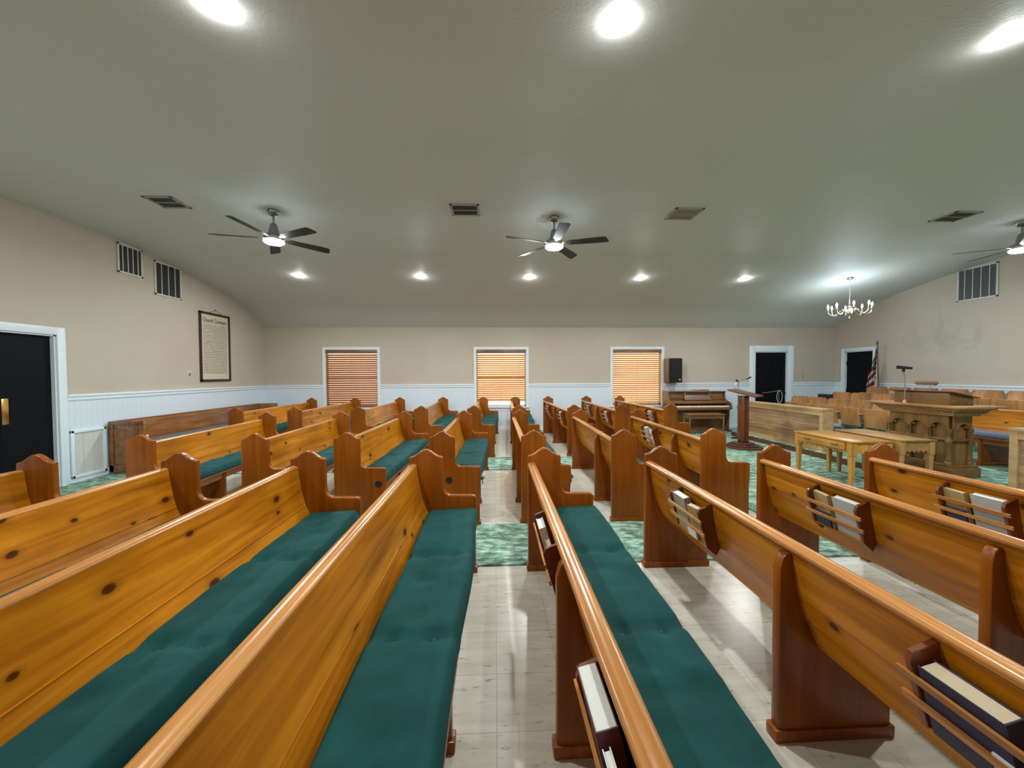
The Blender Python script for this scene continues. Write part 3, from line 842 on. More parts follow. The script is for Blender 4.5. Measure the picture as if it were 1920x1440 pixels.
bm = bmesh.new(); pts = [(0, .035 * math.cos(2 * PI * k / 20), .15 + .022 * math.sin(2 * PI * k / 20)) for k in range(20)]
bm_tube(bm, [(-.0095, p[1], p[2]) for p in pts], .0012, 6, True); bm_tube(bm, [(-.0095, 0, .14), (-.0095, 0, .158)], .0015, 6); obj('oval_logo', bm, 'cover_black', bk)
put_book('B', 6, 1.44, .13, .21, .035, 'cover_grey', 'white_pages', 'pale hymnal in the rack of the rightmost middle block pew')
put_book('B', 6, 1.29, .10, .205, .008, 'paper_white', 'white_pages', 'white leaflet poking up in the rack of the rightmost middle block pew', tilt=-16)
for i in (6, 7, 8):
    for k in (0, 1):
        if i == 8 and k == 1: continue
        put_book('C', i, rk('C', i, k), .14, .21, .035, 'cover_grey', 'white_pages', 'pale hymnal in the %s rack of the %s' % (('nearer', 'farther')[k], rowname['C', i]))

# ------------------------------------------------------------------ panelled bench on the left wall
t = thing('panelled_bench', 'long dark wooden bench with panelled square ends against the left wall', 'bench', (-5.76, 5.9, 0))
def panel_end(y0, y1, out):
    bm = bmesh.new(); bm_box(bm, 0, .50, y0, y1, .04, .79); bevel(bm, .004)
    o = obj('end_panel', bm, 'bench_wood', t)
    yo = y0 if out < 0 else y1
    bm = bmesh.new()
    for (a, b, c, d) in ((.0, .5, .74, .80), (.0, .06, .04, .74), (.44, .5, .04, .74), (.0, .5, .0, .14), (.06, .44, .14, .15)):
        bm_box(bm, a, b, min(yo, yo + out * .012), max(yo, yo + out * .012), c, d)
    bevel(bm, .003); obj('panel_frame', bm, 'bench_wood', o)
panel_end(0, .04, -1); panel_end(3.46, 3.5, 1)
bm = bmesh.new(); bm_prism(bm, [(.02, .78), (.06, .78), (.12, .42), (.09, .42)], 1, .04, 3.46); obj('backrest', bm, 'bench_wood', t)
bm = bmesh.new(); bm_box(bm, .0, .05, .04, 3.46, .775, .80); bevel(bm, .005); obj('cap_rail', bm, 'bench_wood', t)
bm = bmesh.new(); bm_box(bm, .1, .49, .04, 3.46, .39, .42); obj('seat', bm, 'bench_wood', t)
bm = bmesh.new(); bm_box(bm, .45, .47, .04, 3.46, .08, .39); obj('front_board', bm, 'bench_wood', t)
bm = bmesh.new(); bm_box(bm, .0, .37, 0, 3.36, 0, .045); bevel(bm, .015, 3)
tag(obj('bench_cushion', bm, 'cushion_blue', None, (-5.645, 5.97, .42)), 'long grey blue seat cushion on the panelled bench by the left wall', 'cushion')
b = box('white_box', 'paper_white', -5.45, -5.39, 6.06, 6.12, .465, .565, None, .003); tag(b, 'small white box on the near end of the panelled bench', 'box')
b = box('black_case', 'black_plastic', -5.56, -5.47, 6.05, 6.13, .465, .535, None, .006); tag(b, 'small black case beside the white box on the panelled bench', 'case')

# ------------------------------------------------------------------ left wall things
def grille(name, label, cat, loc, rot, w, h, nbar, vert=True, dark='vent_dark', group=None, frame='white_metal', fin=True, bars=None):
    t = thing(name, label, cat, loc, 0, group); t.rotation_euler = rot
    f = .03
    bm = bmesh.new()
    for a in ((-w / 2, w / 2, -h / 2, -h / 2 + f), (-w / 2, w / 2, h / 2 - f, h / 2), (-w / 2, -w / 2 + f, -h / 2, h / 2), (w / 2 - f, w / 2, -h / 2, h / 2)):
        bm_box(bm, a[0], a[1], -.016, 0, a[2], a[3])
    bevel(bm, .003); obj('frame', bm, frame, t)
    bm = bmesh.new(); bm_box(bm, -w / 2 + .01, w / 2 - .01, -.003, -.001, -h / 2 + .01, h / 2 - .01); obj('backing', bm, dark, t)
    bm = bmesh.new()
    for k in range(1, nbar + 1):
        if vert:
            x = -w / 2 + w * k / (nbar + 1); bm_box(bm, x - .006, x + .006, -.014, -.004, -h / 2 + f, h / 2 - f)
        else:
            z = -h / 2 + h * k / (nbar + 1); bm_box(bm, -w / 2 + f, w / 2 - f, -.014, -.004, z - .006, z + .006)
    obj('bars', bm, frame, t)
    if fin:
        bm = bmesh.new(); n = int((h - 2 * f) / .016)
        for k in range(n):
            z = -h / 2 + f + (k + .5) * .016
            bm_box(bm, -w / 2 + f, w / 2 - f, -.010, -.004, z - .002, z + .001)
        obj('fins', bm, 'vent_grey', t)
    return t
grille('wall_vent', 'white framed air return grille on the left wall, the higher of two', 'vent', (XL, 6.35, 3.31), (0, 0, R(90)), .42, .46, 4, group='air return grilles high on the walls')
grille('wall_vent', 'white framed air return grille on the left wall, the lower one nearer the framed text', 'vent', (XL, 7.05, 3.16), (0, 0, R(90)), .55, .585, 3, group='air return grilles high on the walls')
grille('wall_vent', 'large white air return grille high on the right wall above the choir seats', 'vent', (XR, 6.86, 3.18), (0, 0, R(-90)), .62, .635, 4, group='air return grilles high on the walls', dark='vent_grey')
# low white access panel
t = thing('access_panel', 'white framed access panel low on the left wainscot beside the double door', 'panel', (XL + .012, 5.63, .40), R(90))
bm = bmesh.new()
for a in ((-.235, .235, -.33, -.29), (-.235, .235, .29, .33), (-.235, -.195, -.33, .33), (.195, .235, -.33, .33)): bm_box(bm, a[0], a[1], -.03, 0, a[2], a[3])
bevel(bm, .006); obj('frame', bm, 'trim_white', t)
bm = bmesh.new(); bm_box(bm, -.2, .2, -.012, 0, -.3, .3)
for x in (-.07, .065): bm_box(bm, x - .004, x + .004, -.017, -.012, -.29, .29)
obj('panel', bm, 'white_metal', t)
# thermostat / switch
t = thing('light_switch', 'small white switch plate on the left wall beside the framed text', 'switch', (XL, 7.46, 1.5), R(90))
bm = bmesh.new(); bm_box(bm, -.04, .04, -.008, 0, -.065, .065); bevel(bm, .003); obj('plate', bm, 'white_metal', t)
bm = bmesh.new(); bm_box(bm, -.012, .012, -.02, -.008, -.03, .03); bevel(bm, .002); obj('toggle', bm, 'iron', t)
t = thing('light_switch', 'small beige switch plate on the far wall right of the black door', 'switch', (8.28, YF, 1.39), 0)
bm = bmesh.new(); bm_box(bm, -.035, .035, -.008, 0, -.06, .06); bevel(bm, .003); obj('plate', bm, 'wall_paint', t)
bm = bmesh.new(); bm_box(bm, -.008, .008, -.018, -.008, -.02, .02); obj('toggle', bm, 'iron', t)
# framed covenant
t = thing('framed_text', 'tall dark framed printed text hanging from a wire on the left wall', 'picture', (XL, 8.145, 2.055), 0)
bm = bmesh.new(); W, Hh, f = .425, .70, .045
for a in ((-W, W, -Hh, -Hh + f), (-W, W, Hh - f, Hh), (-W, -W + f, -Hh, Hh), (W - f, W, -Hh, Hh)): bm_box(bm, .002, .03, a[0], a[1], a[2], a[3])
bevel(bm, .004); obj('frame', bm, 'frame_wood', t)
bm = bmesh.new(); bm_box(bm, .006, .012, -W + .02, W - .02, -Hh + .02, Hh - .02); pap = obj('paper', bm, 'poster_paper', t)
bm = bmesh.new(); bm_tube(bm, [(.012, -.17, Hh - .01), (.012, .02, Hh + .07), (.012, .25, Hh - .01)], .003, 6); bm_box(bm, 0, .02, .012, .028, Hh + .065, Hh + .08); obj('hanging_wire', bm, 'frame_wood', t)
cu = bpy.data.curves.new('title', 'FONT'); cu.body = 'Church Covenant'; cu.size = .105; cu.align_x = 'CENTER'; cu.offset = .0012; cu.extrude = .0006
tmp = bpy.data.objects.new('tmp', cu); COL.objects.link(tmp)
dg = bpy.context.evaluated_depsgraph_get(); me = bpy.data.meshes.new_from_object(tmp.evaluated_get(dg)); bpy.data.objects.remove(tmp)
me.materials.clear(); me.materials.append(MATS['ink'])
ti = bpy.data.objects.new('title', me); COL.objects.link(ti); ti.parent = t
ti.location = (.0135, 0, .50); ti.rotation_euler = (R(90), 0, R(90)); ti.scale = (.85, 1.15, 1)

# ------------------------------------------------------------------ wall speaker
t = thing('wall_speaker', 'black fronted wooden loudspeaker on the far wall right of the windows', 'speaker', (4.635, YF, 1.24))
bm = bmesh.new(); bm_box(bm, -.175, .175, -.32, -.02, 0, .63); bevel(bm, .005); obj('cabinet', bm, 'walnut_z', t)
bm = bmesh.new(); bm_box(bm, -.17, .17, -.335, -.32, .008, .622); bevel(bm, .005); g = obj('grille_cloth', bm, 'speaker_cloth', t)
bm = bmesh.new(); bm_lathe(bm, [(.001, 0), (.022, 0), (.022, .003), (0, .004)], seg=16, M=Matrix.Translation((.105, -.335, .075)) @ Matrix.Rotation(R(90), 4, 'X') @ Matrix.Diagonal((1.2, .6, 1, 1))); obj('badge', bm, 'white_metal', t)
bm = bmesh.new(); bm_box(bm, -.04, .04, -.05, 0, .2, .45); obj('bracket', bm, 'black_plastic', t)

# ------------------------------------------------------------------ piano and bench
t = thing('upright_piano', 'brown upright piano with fretwork music desk against the far wall', 'piano', (5.15, 9.46, .012))
hw = .745
for s in (-1, 1):
    bm = bmesh.new()
    bm_prism(bm, [(.30, 0), (.30, .99), (-.02, .99), (-.05, .80), (-.30, .72), (-.33, .60), (-.30, .56), (-.22, .54), (-.2, .06), (-.3, .05), (-.3, 0)], 0, -.02, .02)
    bevel(bm, .006); obj('side_panel', bm, 'walnut_z', t, (s * (hw - .02), 0, 0))
bm = bmesh.new(); bm_box(bm, -hw, hw, -.07, .31, .985, 1.01); bevel(bm, .006); obj('lid', bm, 'walnut_x', t)
bm = bmesh.new(); bm_box(bm, -hw + .04, hw - .04, .0, .03, .76, .985); bm_box(bm, -hw + .08, hw - .08, -.012, 0, .80, .94); bevel(bm, .004); obj('upper_panel', bm, 'walnut_x', t)
bm = bmesh.new(); bm_box(bm, -hw + .04, hw - .04, -.16, .0, .745, .77); bm_box(bm, -hw + .04, hw - .04, -.18, -.155, .70, .76); bevel(bm, .006, 2); obj('fallboard', bm, 'walnut_x', t)
bm = bmesh.new(); bm_box(bm, -hw + .04, hw - .04, -.32, 0, .55, .60); bm_box(bm, -hw + .04, hw - .04, -.335, -.31, .555, .625); bevel(bm, .006); obj('key_bed', bm, 'walnut_x', t)
bm = bmesh.new(); bm_box(bm, -hw + .07, hw - .07, -.305, -.17, .60, .655); bevel(bm, .004); ks = obj('piano_keys', bm, 'piano_keys', t)
bm = bmesh.new()
for k in range(36):
    if k % 7 in (2, 6): continue
    x = -hw + .09 + k * (2 * hw - .18) / 36; bm_box(bm, x + .012, x + .024, -.25, -.17, .655, .668)
obj('black_keys', bm, 'black_plastic', ks)
bm = bmesh.new(); bm_box(bm, -hw + .04, hw - .04, -.06, -.035, .06, .55); bevel(bm, .004); obj('lower_panel', bm, 'walnut_x', t)
bm = bmesh.new(); bm_box(bm, -hw + .04, hw - .04, -.10, .2, 0, .06); obj('toe_board', bm, 'walnut_x', t)
bm = bmesh.new(); bm_box(bm, -hw + .04, hw - .04, .27, .30, .05, .99); obj('back_board', bm, 'walnut_x', t)
# music desk with fretwork
md = bpy.data.objects.new('music_desk', None); COL.objects.link(md); md.parent = t; md.location = (.0, -.06, .80); md.scale = (.88, 1, 1)
bm = bmesh.new()
MM = Matrix.Rotation(R(-14), 4, 'X')
bm_prism(bm, [(-.40, 0), (.40, 0), (.36, .11), (-.36, .11)], 1, -.008, .008, MM); bm_box(bm, -.37, .37, -.008, .008, .225, .26, MM); bm_box(bm, -.37, -.345, -.008, .008, .1, .24, MM); bm_box(bm, .345, .37, -.008, .008, .1, .24, MM)
bm_box(bm, -.40, .40, -.045, .01, -.02, .0, MM)
obj('desk_board', bm, 'walnut_x', md)
bm = bmesh.new()
for k in range(9):
    x = -.31 + k * .0775
    pts = [(x + .026 * math.cos(a * PI / 4), 0, .168 + .045 * math.sin(a * PI / 4)) for a in range(8)]
    bm_tube(bm, [MM @ Vector(p) for p in pts], .006, 6, True)
    bm_tube(bm, [MM @ Vector((x - .035, 0, .12)), MM @ Vector((x - .035, 0, .23))], .005, 6)
obj('fretwork', bm, 'walnut_z', md)
for k in (-.07, 0, .07):
    bm = bmesh.new(); bm_tube(bm, [(k, -.06, .055), (k, -.13, .045), (k, -.16, .035)], [.008, .011, .013], 8); obj('pedal', bm, 'pedal', t)
t = thing('piano_bench', 'plain wooden piano bench standing in front of the upright piano', 'bench', (5.03, 8.90, .012))
bm = bmesh.new(); bm_box(bm, -.45, .45, -.17, .17, .47, .495); bevel(bm, .006); obj('seat', bm, 'dark_oak_y', t)
bm = bmesh.new()
for a in ((-.42, .42, -.15, -.135), (-.42, .42, .135, .15), (-.42, -.405, -.15, .15), (.405, .42, -.15, .15)): bm_box(bm, a[0], a[1], a[2], a[3], .39, .47)
obj('apron', bm, 'dark_oak_y', t)
for sx in (-1, 1):
    for sy in (-1, 1):
        bm = bmesh.new(); bm_tube(bm, [(sx * .41, sy * .14, .47), (sx * .41, sy * .14, .2), (sx * .41, sy * .14, 0)], [.026, .022, .016], 4); obj('leg', bm, 'dark_oak_z', t, smooth=False)

# ------------------------------------------------------------------ lectern, microphone stands
t = thing('music_lectern', 'reddish wooden lectern on a square post with stepped octagonal base', 'lectern', (4.88, 7.22, .012), R(0))
bm = bmesh.new()
for (r, z0, z1) in ((.34, 0, .035), (.27, .035, .07), (.20, .07, .10)):
    o8 = [(r * math.cos(R(22.5 + 45 * k)), r * math.sin(R(22.5 + 45 * k))) for k in range(8)]
    bm_prism(bm, o8, 2, z0, z1)
bevel(bm, .006); obj('base', bm, 'mahogany_x', t)
bm = bmesh.new(); bm_box(bm, -.07, .07, -.07, .07, .10, 1.02, Matrix.Rotation(R(20), 4, 'Z')); bm_box(bm, -.035, .035, -.082, -.07, .13, .98, Matrix.Rotation(R(20), 4, 'Z')); bevel(bm, .006); obj('post', bm, 'mahogany_z', t)
bm = bmesh.new(); M = Matrix.Translation((.03, 0, 1.075)) @ Matrix.Rotation(R(-52), 4, 'Z') @ Matrix.Rotation(R(14), 4, 'Y')
bm_box(bm, -.25, .25, -.23, .23, -.014, .014, M); bevel(bm, .004); obj('slanted_top', bm, 'mahogany_x', t)
bm = bmesh.new(); pts = [(-.15, .05, 1.12), (-.155, .05, 1.18), (-.13, .05, 1.25), (-.07, .05, 1.30), (.03, .05, 1.335), (.10, .05, 1.355)]
bm_tube(bm, pts, .006, 8); gn = obj('gooseneck', bm, 'chrome', t)
bm = bmesh.new(); bm_tube(bm, [(.09, .05, 1.352), (.13, .05, 1.365), (.17, .05, 1.385)], [.012, .016, .02], 10); obj('microphone', bm, 'black_plastic', gn)
def mic_stand(loc, h, label):
    t = thing('microphone_stand', label, 'microphone stand', loc)
    bm = bmesh.new(); bm_lathe(bm, [(.13, 0), (.13, .012), (.05, .022), (.015, .04), (0, .04)], seg=24); obj('base', bm, 'black_plastic', t)
    bm = bmesh.new(); bm_tube(bm, [(0, 0, .03), (0, 0, h * .55)], .011, 10); bm_tube(bm, [(0, 0, h * .55), (0, 0, h)], .007, 10); p = obj('pole', bm, 'iron', t)
    bm = bmesh.new(); bm_lathe(bm, [(.012, h * .52), (.017, h * .53), (.017, h * .58), (.012, h * .59)], seg=12); obj('clutch', bm, 'black_plastic', p)
    return t
t = mic_stand((5.45, 8.25, .012), 1.27, 'tall straight microphone stand between the piano and the lectern')
bm = bmesh.new(); bm_tube(bm, [(-.05, 0, 1.31), (-.02, 0, 1.29), (.015, 0, 1.27)], [.02, .017, .014], 10); obj('mic_clip', bm, 'black_plastic', t)
t = mic_stand((6.9, 8.9, .117), .93, 'low boom microphone stand behind the choir rail with a looped white cable')
bm = bmesh.new(); bm_tube(bm, [(-1.05, -.9, .925), (-.5, -.43, .93), (.12, .1, .935)], .007, 8); bo = obj('boom', bm, 'chrome', t)
bm = bmesh.new(); bm_tube(bm, [(-1.12, -.96, .92), (-1.04, -.89, .925)], .02, 10); obj('counterweight', bm, 'black_plastic', bo)
bm = bmesh.new(); pts = [(.02 + .07 * math.cos(a * PI / 8), 0.01 * a / 16, .78 + .15 * math.sin(a * PI / 8)) for a in range(17)]; bm_tube(bm, pts, .005, 6); obj('cable', bm, 'white_metal', t)

# ------------------------------------------------------------------ chancel platform and risers
PH = .105
t = thing('chancel_platform', 'low green carpeted chancel platform with brown riser boards along its front', 'platform', (5.57, 0, 0))
bm = bmesh.new(); bm_box(bm, .012, XR - 5.57 - .045, 1.2, YF - 1.2, .014, PH); obj('carpet_top', bm, 'carpet', t, smooth=False)
bm = bmesh.new(); bm_box(bm, -.01, .012, 1.2, YF - 1.2, .014, PH - .005); obj('riser_board', bm, 'mahogany_x', t, smooth=False)
for nm, x0, x1, z in (('rear choir tier', 8.35, 9.12, .32), ('middle choir tier', 7.66, 8.349, .20)):
    b = box('choir_step', 'carpet', x0, x1, 6.24 if z < .3 else 4.8, 8.62, PH, z, None, .004); tag(b, 'carpeted %s under the wooden folding seats' % nm, 'step', 'choir tiers')

# ------------------------------------------------------------------ choir rails
def choir_rail(x0, y0, y1, label, end=1):
    t = thing('choir_rail', label, 'railing', (x0, y0, PH), 0, 'low choir rails')
    L = y1 - y0; T = .19; Hh = .74
    bm = bmesh.new(); bm_box(bm, .02, T - .02, .02, L - .02, .02, Hh - .03); obj('plywood_panel', bm, 'rail_ply', t, smooth=False)
    bm = bmesh.new(); bm_box(bm, -.012, T + .01, -.005, L + .005, Hh - .03, Hh); bm_box(bm, -.003, .019, .071, L - .071, Hh - .12, Hh - .031); obj('top_rail', bm, 'rail_trim', t, smooth=False)
    bm = bmesh.new(); bm_box(bm, -.003, .019, .071, L - .071, 0, .07); obj('base_board', bm, 'rail_trim', t)
    for ya in (0, L - .07):
        bm = bmesh.new(); bm_box(bm, -.004, T, ya, ya + .07, 0, Hh - .031); obj('post', bm, 'rail_trim', t)
    return t
choir_rail(5.68, 6.30, 8.60, 'low plywood choir rail behind the reddish lectern')
choir_rail(5.83, 1.75, 4.02, 'low choir rail at the right picture edge, only its end post shows')

# ------------------------------------------------------------------ small tables
def scallop(L, d, n, h):
    pts = [(-L / 2, h), (-L / 2, 0)]
    for k in range(n):
        x0 = -L / 2 + .04 + (L - .08) * k / n; w = (L - .08) / n
        for q in range(5):
            a = q / 4
            pts.append((x0 + w * a, d * math.sin(PI * a)))
    pts += [(L / 2, 0), (L / 2, h)]
    return pts
def table(name, label, cat, loc, W, L, Hh, mt, mz, drawers):
    """W along x, L along y; front faces -x"""
    t = thing(name, label, cat, loc, 0)
    bm = bmesh.new(); bm_box(bm, 0, W, 0, L, Hh - .02, Hh); bevel(bm, .005); obj('tabletop', bm, mt, t)
    ap = .15
    for x in (.02, W - .035):
        bm = bmesh.new(); pr = scallop(L - .1, .028, 8, ap); bm_prism(bm, pr, 0, 0, .015); obj('apron', bm, mt, t, (x, L / 2, Hh - .02 - ap), smooth=False)
    for y in (.03, L - .045):
        bm = bmesh.new(); pr = scallop(W - .1, .028, 5, ap); bm_prism(bm, pr, 1, 0, .015); obj('apron', bm, mt, t, (W / 2, y, Hh - .02 - ap), smooth=False)
    for x in (.045, W - .045):
        for y in (.05, L - .05):
            bm = bmesh.new()
            bm_box(bm, -.036, .036, -.036, .036, Hh - .19, Hh - .02)
            vs = bm_box(bm, -.03, .03, -.03, .03, .0, Hh - .19)
            for v in vs:
                if v.co.z < .1: v.co.x *= .6; v.co.y *= .6
            bevel(bm, .003, 1); obj('leg', bm, mz, t, (x, y, 0))
    if drawers:
        bm = bmesh.new(); bm_box(bm, -.006, .02, .10, L - .10, Hh - .125, Hh - .03); bevel(bm, .003); d = obj('drawer', bm, mt, t)
        for y in (L * .25, L * .72):
            bm = bmesh.new(); bm_tube(bm, [(-.006, y - .05, Hh - .068), (-.024, y - .035, Hh - .072), (-.026, y, Hh - .075), (-.024, y + .035, Hh - .072), (-.006, y + .05, Hh - .068)], .005, 8); obj('drawer_pull', bm, 'cover_black', d)
    return t
table('communion_table', 'honey coloured low table with a two handled drawer and scalloped apron', 'table', (4.46, 4.52, .012), .56, .93, .60, 'maple_y', 'maple_z', True)
table('side_table', 'darker oak low table with scalloped apron standing behind the honey coloured one', 'table', (5.06, 4.48, .012), .48, .94, .62, 'oak_y', 'oak_z', False)

# ------------------------------------------------------------------ pulpit
t = thing('pulpit', 'carved oak pulpit with arched front panels, columns and a broad moulded ledge', 'pulpit', (5.92, 4.63, PH))
PW, PL, PHt = .33, .84, .93
def rectring(bm, x0, x1, y0, y1, z0, z1): bm_box(bm, x0, x1, y0, y1, z0, z1)
bm = bmesh.new(); bm_box(bm, -.03, PW + .03, -.04, PL + .04, 0, .13); bm_box(bm, -.015, PW + .015, -.025, PL + .025, .13, .16); bevel(bm, .006); obj('plinth', bm, 'dark_oak_y', t)
bm = bmesh.new(); bm_box(bm, .05, PW - .05, .05, PL - .05, .16, .80); obj('core', bm, 'dark_oak_z', t)
# arcaded front and side panels
def arcade(n, L, z0, z1, r, zc):
    """panel with n arched openings, as wedge strips around each arch, in (u,z)"""
    bm = bmesh.new(); w = L / n; T = .02
    for k in range(n):
        c = (k + .5) * w
        # left and right jambs
        pts = [(k * w, z0), (c - r, z0), (c - r, zc)]
        arc = [(c - r * math.cos(PI * q / 12), zc + r * math.sin(PI * q / 12)) for q in range(13)]
        left = [(k * w, z0), (c - r, z0)] + arc[:7] + [(c, z1), (k * w, z1)]
        right = [((k + 1) * w, z0), ((k + 1) * w, z1), (c, z1)] + list(reversed(arc[6:][:0])) + arc[6:] + [(c + r, z0)]
        bm_prism(bm, left, 0, -T, 0); bm_prism(bm, right, 0, -T, 0)
        # arch moulding
        bm_tube(bm, [(-T - .004, a[0], a[1]) for a in arc], .010, 6)
        # trefoil cusps
        for q in (3, 9):
            a = PI * q / 12; bm_lathe(bm, [(0, -.012), (.016, -.008), (.016, .008), (0, .012)], seg=10, M=Matrix.Translation((-.012, c - r * .86 * math.cos(a), zc + r * .86 * math.sin(a) - .02)) @ Matrix.Rotation(R(90), 4, 'Y'))
    return bm
bm = arcade(3, PL - .10, .50, .80, .085, .62); obj('arched_panel', bm, 'dark_oak_z', t, (.035, .05, 0), smooth=False)
bm = arcade(1, PW - .08, .50, .80, .085, .62); obj('arched_panel', bm, 'dark_oak_z', t, (.04, .035, 0), rot=(0, 0, R(90)), smooth=False)
for c in [o for o in t.children if o.name.startswith('arched_panel')][1:]:
    c.location = (PW - .04, .035, 0)
bm = bmesh.new(); bm_box(bm, .005, PW - .005, .01, PL - .01, .47, .50); bm_box(bm, -.045, PW + .045, -.05, PL + .05, .848, .870); bevel(bm, .004); obj('string_course', bm, 'dark_oak_y', t)
cols = [(.02, .05 + (PL - .10) * k / 3) for k in range(4)] + [(PW - .03, .04)]
for (x, y) in cols:
    bm = bmesh.new()
    prof = [(.042, .16), (.042, .185), (.030, .20), (.036, .215), (.026, .235), (.026, .42), (.030, .435), (.036, .45), (.04, .47), (.024, .49), (.022, .56), (.034, .60), (.036, .63), (0, .63)]
    bm_lathe(bm, prof, seg=14); obj('column', bm, 'dark_oak_z', t, (x, y, 0), ang=50)
# ledge with dentils
bm = bmesh.new()
def tier(dx, z0, z1): bm_box(bm, -dx, PW + dx, -dx * 1.15, PL + dx * 1.15, z0, z1)
tier(.025, .80, .83); tier(.05, .83, .848); tier(.078, .870, .892); tier(.115, .892, .910); tier(.16, .910, .938); bevel(bm, .006)
obj('ledge', bm, 'oak_y', t)
bm = bmesh.new()
k = 0
y = -.06
while y < PL + .06: bm_box(bm, -.068, -.045, y, y + .014, .848, .870); y += .028
x = -.04
while x < PW + .06: bm_box(bm, x, x + .014, -.075, -.05, .848, .870); x += .028
obj('dentils', bm, 'oak_y', t, smooth=False)
# reading desk on top
bm = bmesh.new(); bm_prism(bm, [(0.0, .935), (.34, .935), (.34, 1.03), (0.0, 1.10)], 1, .04, PL - .12); bevel(bm, .004); obj('desk_box', bm, 'dark_oak_y', t)
bm = bmesh.new(); M = Matrix.Translation((.165, PL / 2 - .04, 1.078)) @ Matrix.Rotation(R(11.5), 4, 'Y'); bm_box(bm, -.20, .21, -.385, .385, -.008, .008, M); bevel(bm, .004); obj('desk_top', bm, 'mahogany_x', t)
bm = bmesh.new(); bm_tube(bm, [(-.055, .53, .935), (-.055, .53, 1.0), (-.05, .53, 1.1), (-.045, .54, 1.3), (-.06, .55, 1.40)], .008, 8); gn = obj('gooseneck', bm, 'chrome', t)
bm = bmesh.new(); bm_lathe(bm, [(.022, 0), (.02, .02), (.01, .045), (0, .05)], seg=12, M=Matrix.Translation((-.055, .53, .935))); obj('mic_foot', bm, 'cream_pages', gn)
bm = bmesh.new(); bm_tube(bm, [(-.06, .55, 1.38), (-.06, .55, 1.425)], .017, 10); bm_tube(bm, [(-.02, .47, 1.43), (-.04, .51, 1.435), (-.08, .62, 1.45)], [.018, .02, .026], 10); obj('microphone', bm, 'black_plastic', gn)
bm = bmesh.new(); bm_tube(bm, [(.12, .36, 1.08), (.12, .36, 1.20)], .006, 8); bm_box(bm, .10, .14, .30, .5, 1.192, 1.2); ls = obj('lamp_stem', bm, 'chrome', t)
bm = bmesh.new(); bm_tube(bm, [(.12, .27, 1.225), (.12, .29, 1.226), (.12, .52, 1.226), (.12, .55, 1.224)], [.015, .03, .03, .012], 14); obj('lamp_shade', bm, 'foam_tan', ls)

# ------------------------------------------------------------------ chancel pew facing the room, small stand behind
p = copy_tree(protoB)
place(p, (7.56, 5.88, PH), R(180), 'amber pine pew facing the room behind the pulpit at the right edge')
if 'group' in p: del p['group']
c = make_cushion(LB - .12, [.35, 1.0, 1.65], 5, False); c.data.materials[0] = MATS['cushion_blue']
c.location = (7.56 - .145, 5.88 - .06, PH + .4335); c.rotation_euler = (0, R(-2.1), R(180))
tag(c, 'grey blue cushion on the amber pew behind the pulpit', 'cushion')
t = thing('clergy_stand', 'small light wooden stand with a humped front board behind the pulpit', 'stand', (7.70, 6.07, PH))
bm = bmesh.new()
hump = [(-.02, 0), (.24, 0), (.24, .86), (.20, .875), (.16, .92), (.11, .945), (.06, .92), (.02, .875), (-.02, .86)]
bm_prism(bm, hump, 0, 0, .022); bevel(bm, .004); obj('front_board', bm, 'oak_z', t)
bm = bmesh.new(); bm_box(bm, .022, .40, 0, .23, .0, .93); bevel(bm, .006); obj('cabinet', bm, 'rail_trim', t)

# ------------------------------------------------------------------ folding choir seats
def make_seat():
    t = thing('folding_seat', 'x', 'seat')
    # curved plywood back facing -x, leaning back
    bm = bmesh.new(); nu, nz = 12, 8; W = .48
    def P(u, v, off):
        y = (u - .5) * W
        z = .42 + .41 * v
        x = .10 * v + .05 * (1 - 4 * (u - .5) ** 2) + off + .02 * math.sin(v * PI)
        if v > .8:   # rounded top corners
            k = (v - .8) / .2; lim = W / 2 - .05 * (1 - math.sqrt(max(0, 1 - k * k)))
            y = max(-lim, min(lim, y))
        return (x, y, z)
    F = [[bm.verts.new(P(i / nu, j / nz, 0)) for i in range(nu + 1)] for j in range(nz + 1)]
    G = [[bm.verts.new(P(i / nu, j / nz, .016)) for i in range(nu + 1)] for j in range(nz + 1)]
    for j in range(nz):
        for i in range(nu):
            bm.faces.new([F[j][i], F[j + 1][i], F[j + 1][i + 1], F[j][i + 1]]); bm.faces.new([G[j][i], G[j][i + 1], G[j + 1][i + 1], G[j + 1][i]])
    for j in range(nz):
        bm.faces.new([F[j][0], G[j][0], G[j + 1][0], F[j + 1][0]]); bm.faces.new([F[j][nu], F[j + 1][nu], G[j + 1][nu], G[j][nu]])
    for i in range(nu):
        bm.faces.new([F[0][i], F[0][i + 1], G[0][i + 1], G[0][i]]); bm.faces.new([F[nz][i], G[nz][i], G[nz][i + 1], F[nz][i + 1]])
    obj('backrest', bm, 'seatply', t, ang=45)
    bm = bmesh.new(); M = Matrix.Translation((-.06, 0, .40)) @ Matrix.Rotation(R(-8), 4, 'Y')
    bm_box(bm, -.02, 0, -.20, .20, -.06, .30, M); bevel(bm, .012, 3); obj('folded_seat', bm, 'seatply', t)
    bm = bmesh.new(); bm_prism(bm, [(-.12, 0), (-.12, .03), (-.05, .10), (-.03, .42), (-.14, .55), (-.14, .57), (.06, .575), (.10, .80), (.12, .80), (.10, .42), (.06, .10), (.12, .03), (.12, 0)], 1, .221, .239); obj('standard', bm, 'iron', t, smooth=False)
    bm = bmesh.new(); bm_box(bm, -.16, .06, .205, .255, .572, .595); bevel(bm, .008, 2); obj('armrest', bm, 'oak_x', t)
    return t
seat0 = make_seat(); first = True
rows = [(7.02, PH, [8.52, 8.04, 7.56, 7.08, 6.60], 'front'), (7.87, .20, [8.36, 7.90, 7.44, 6.98, 6.52], 'middle'), (8.70, .32, [8.34, 7.85, 7.36, 6.87, 6.38, 5.89, 5.40, 4.91], 'back')]
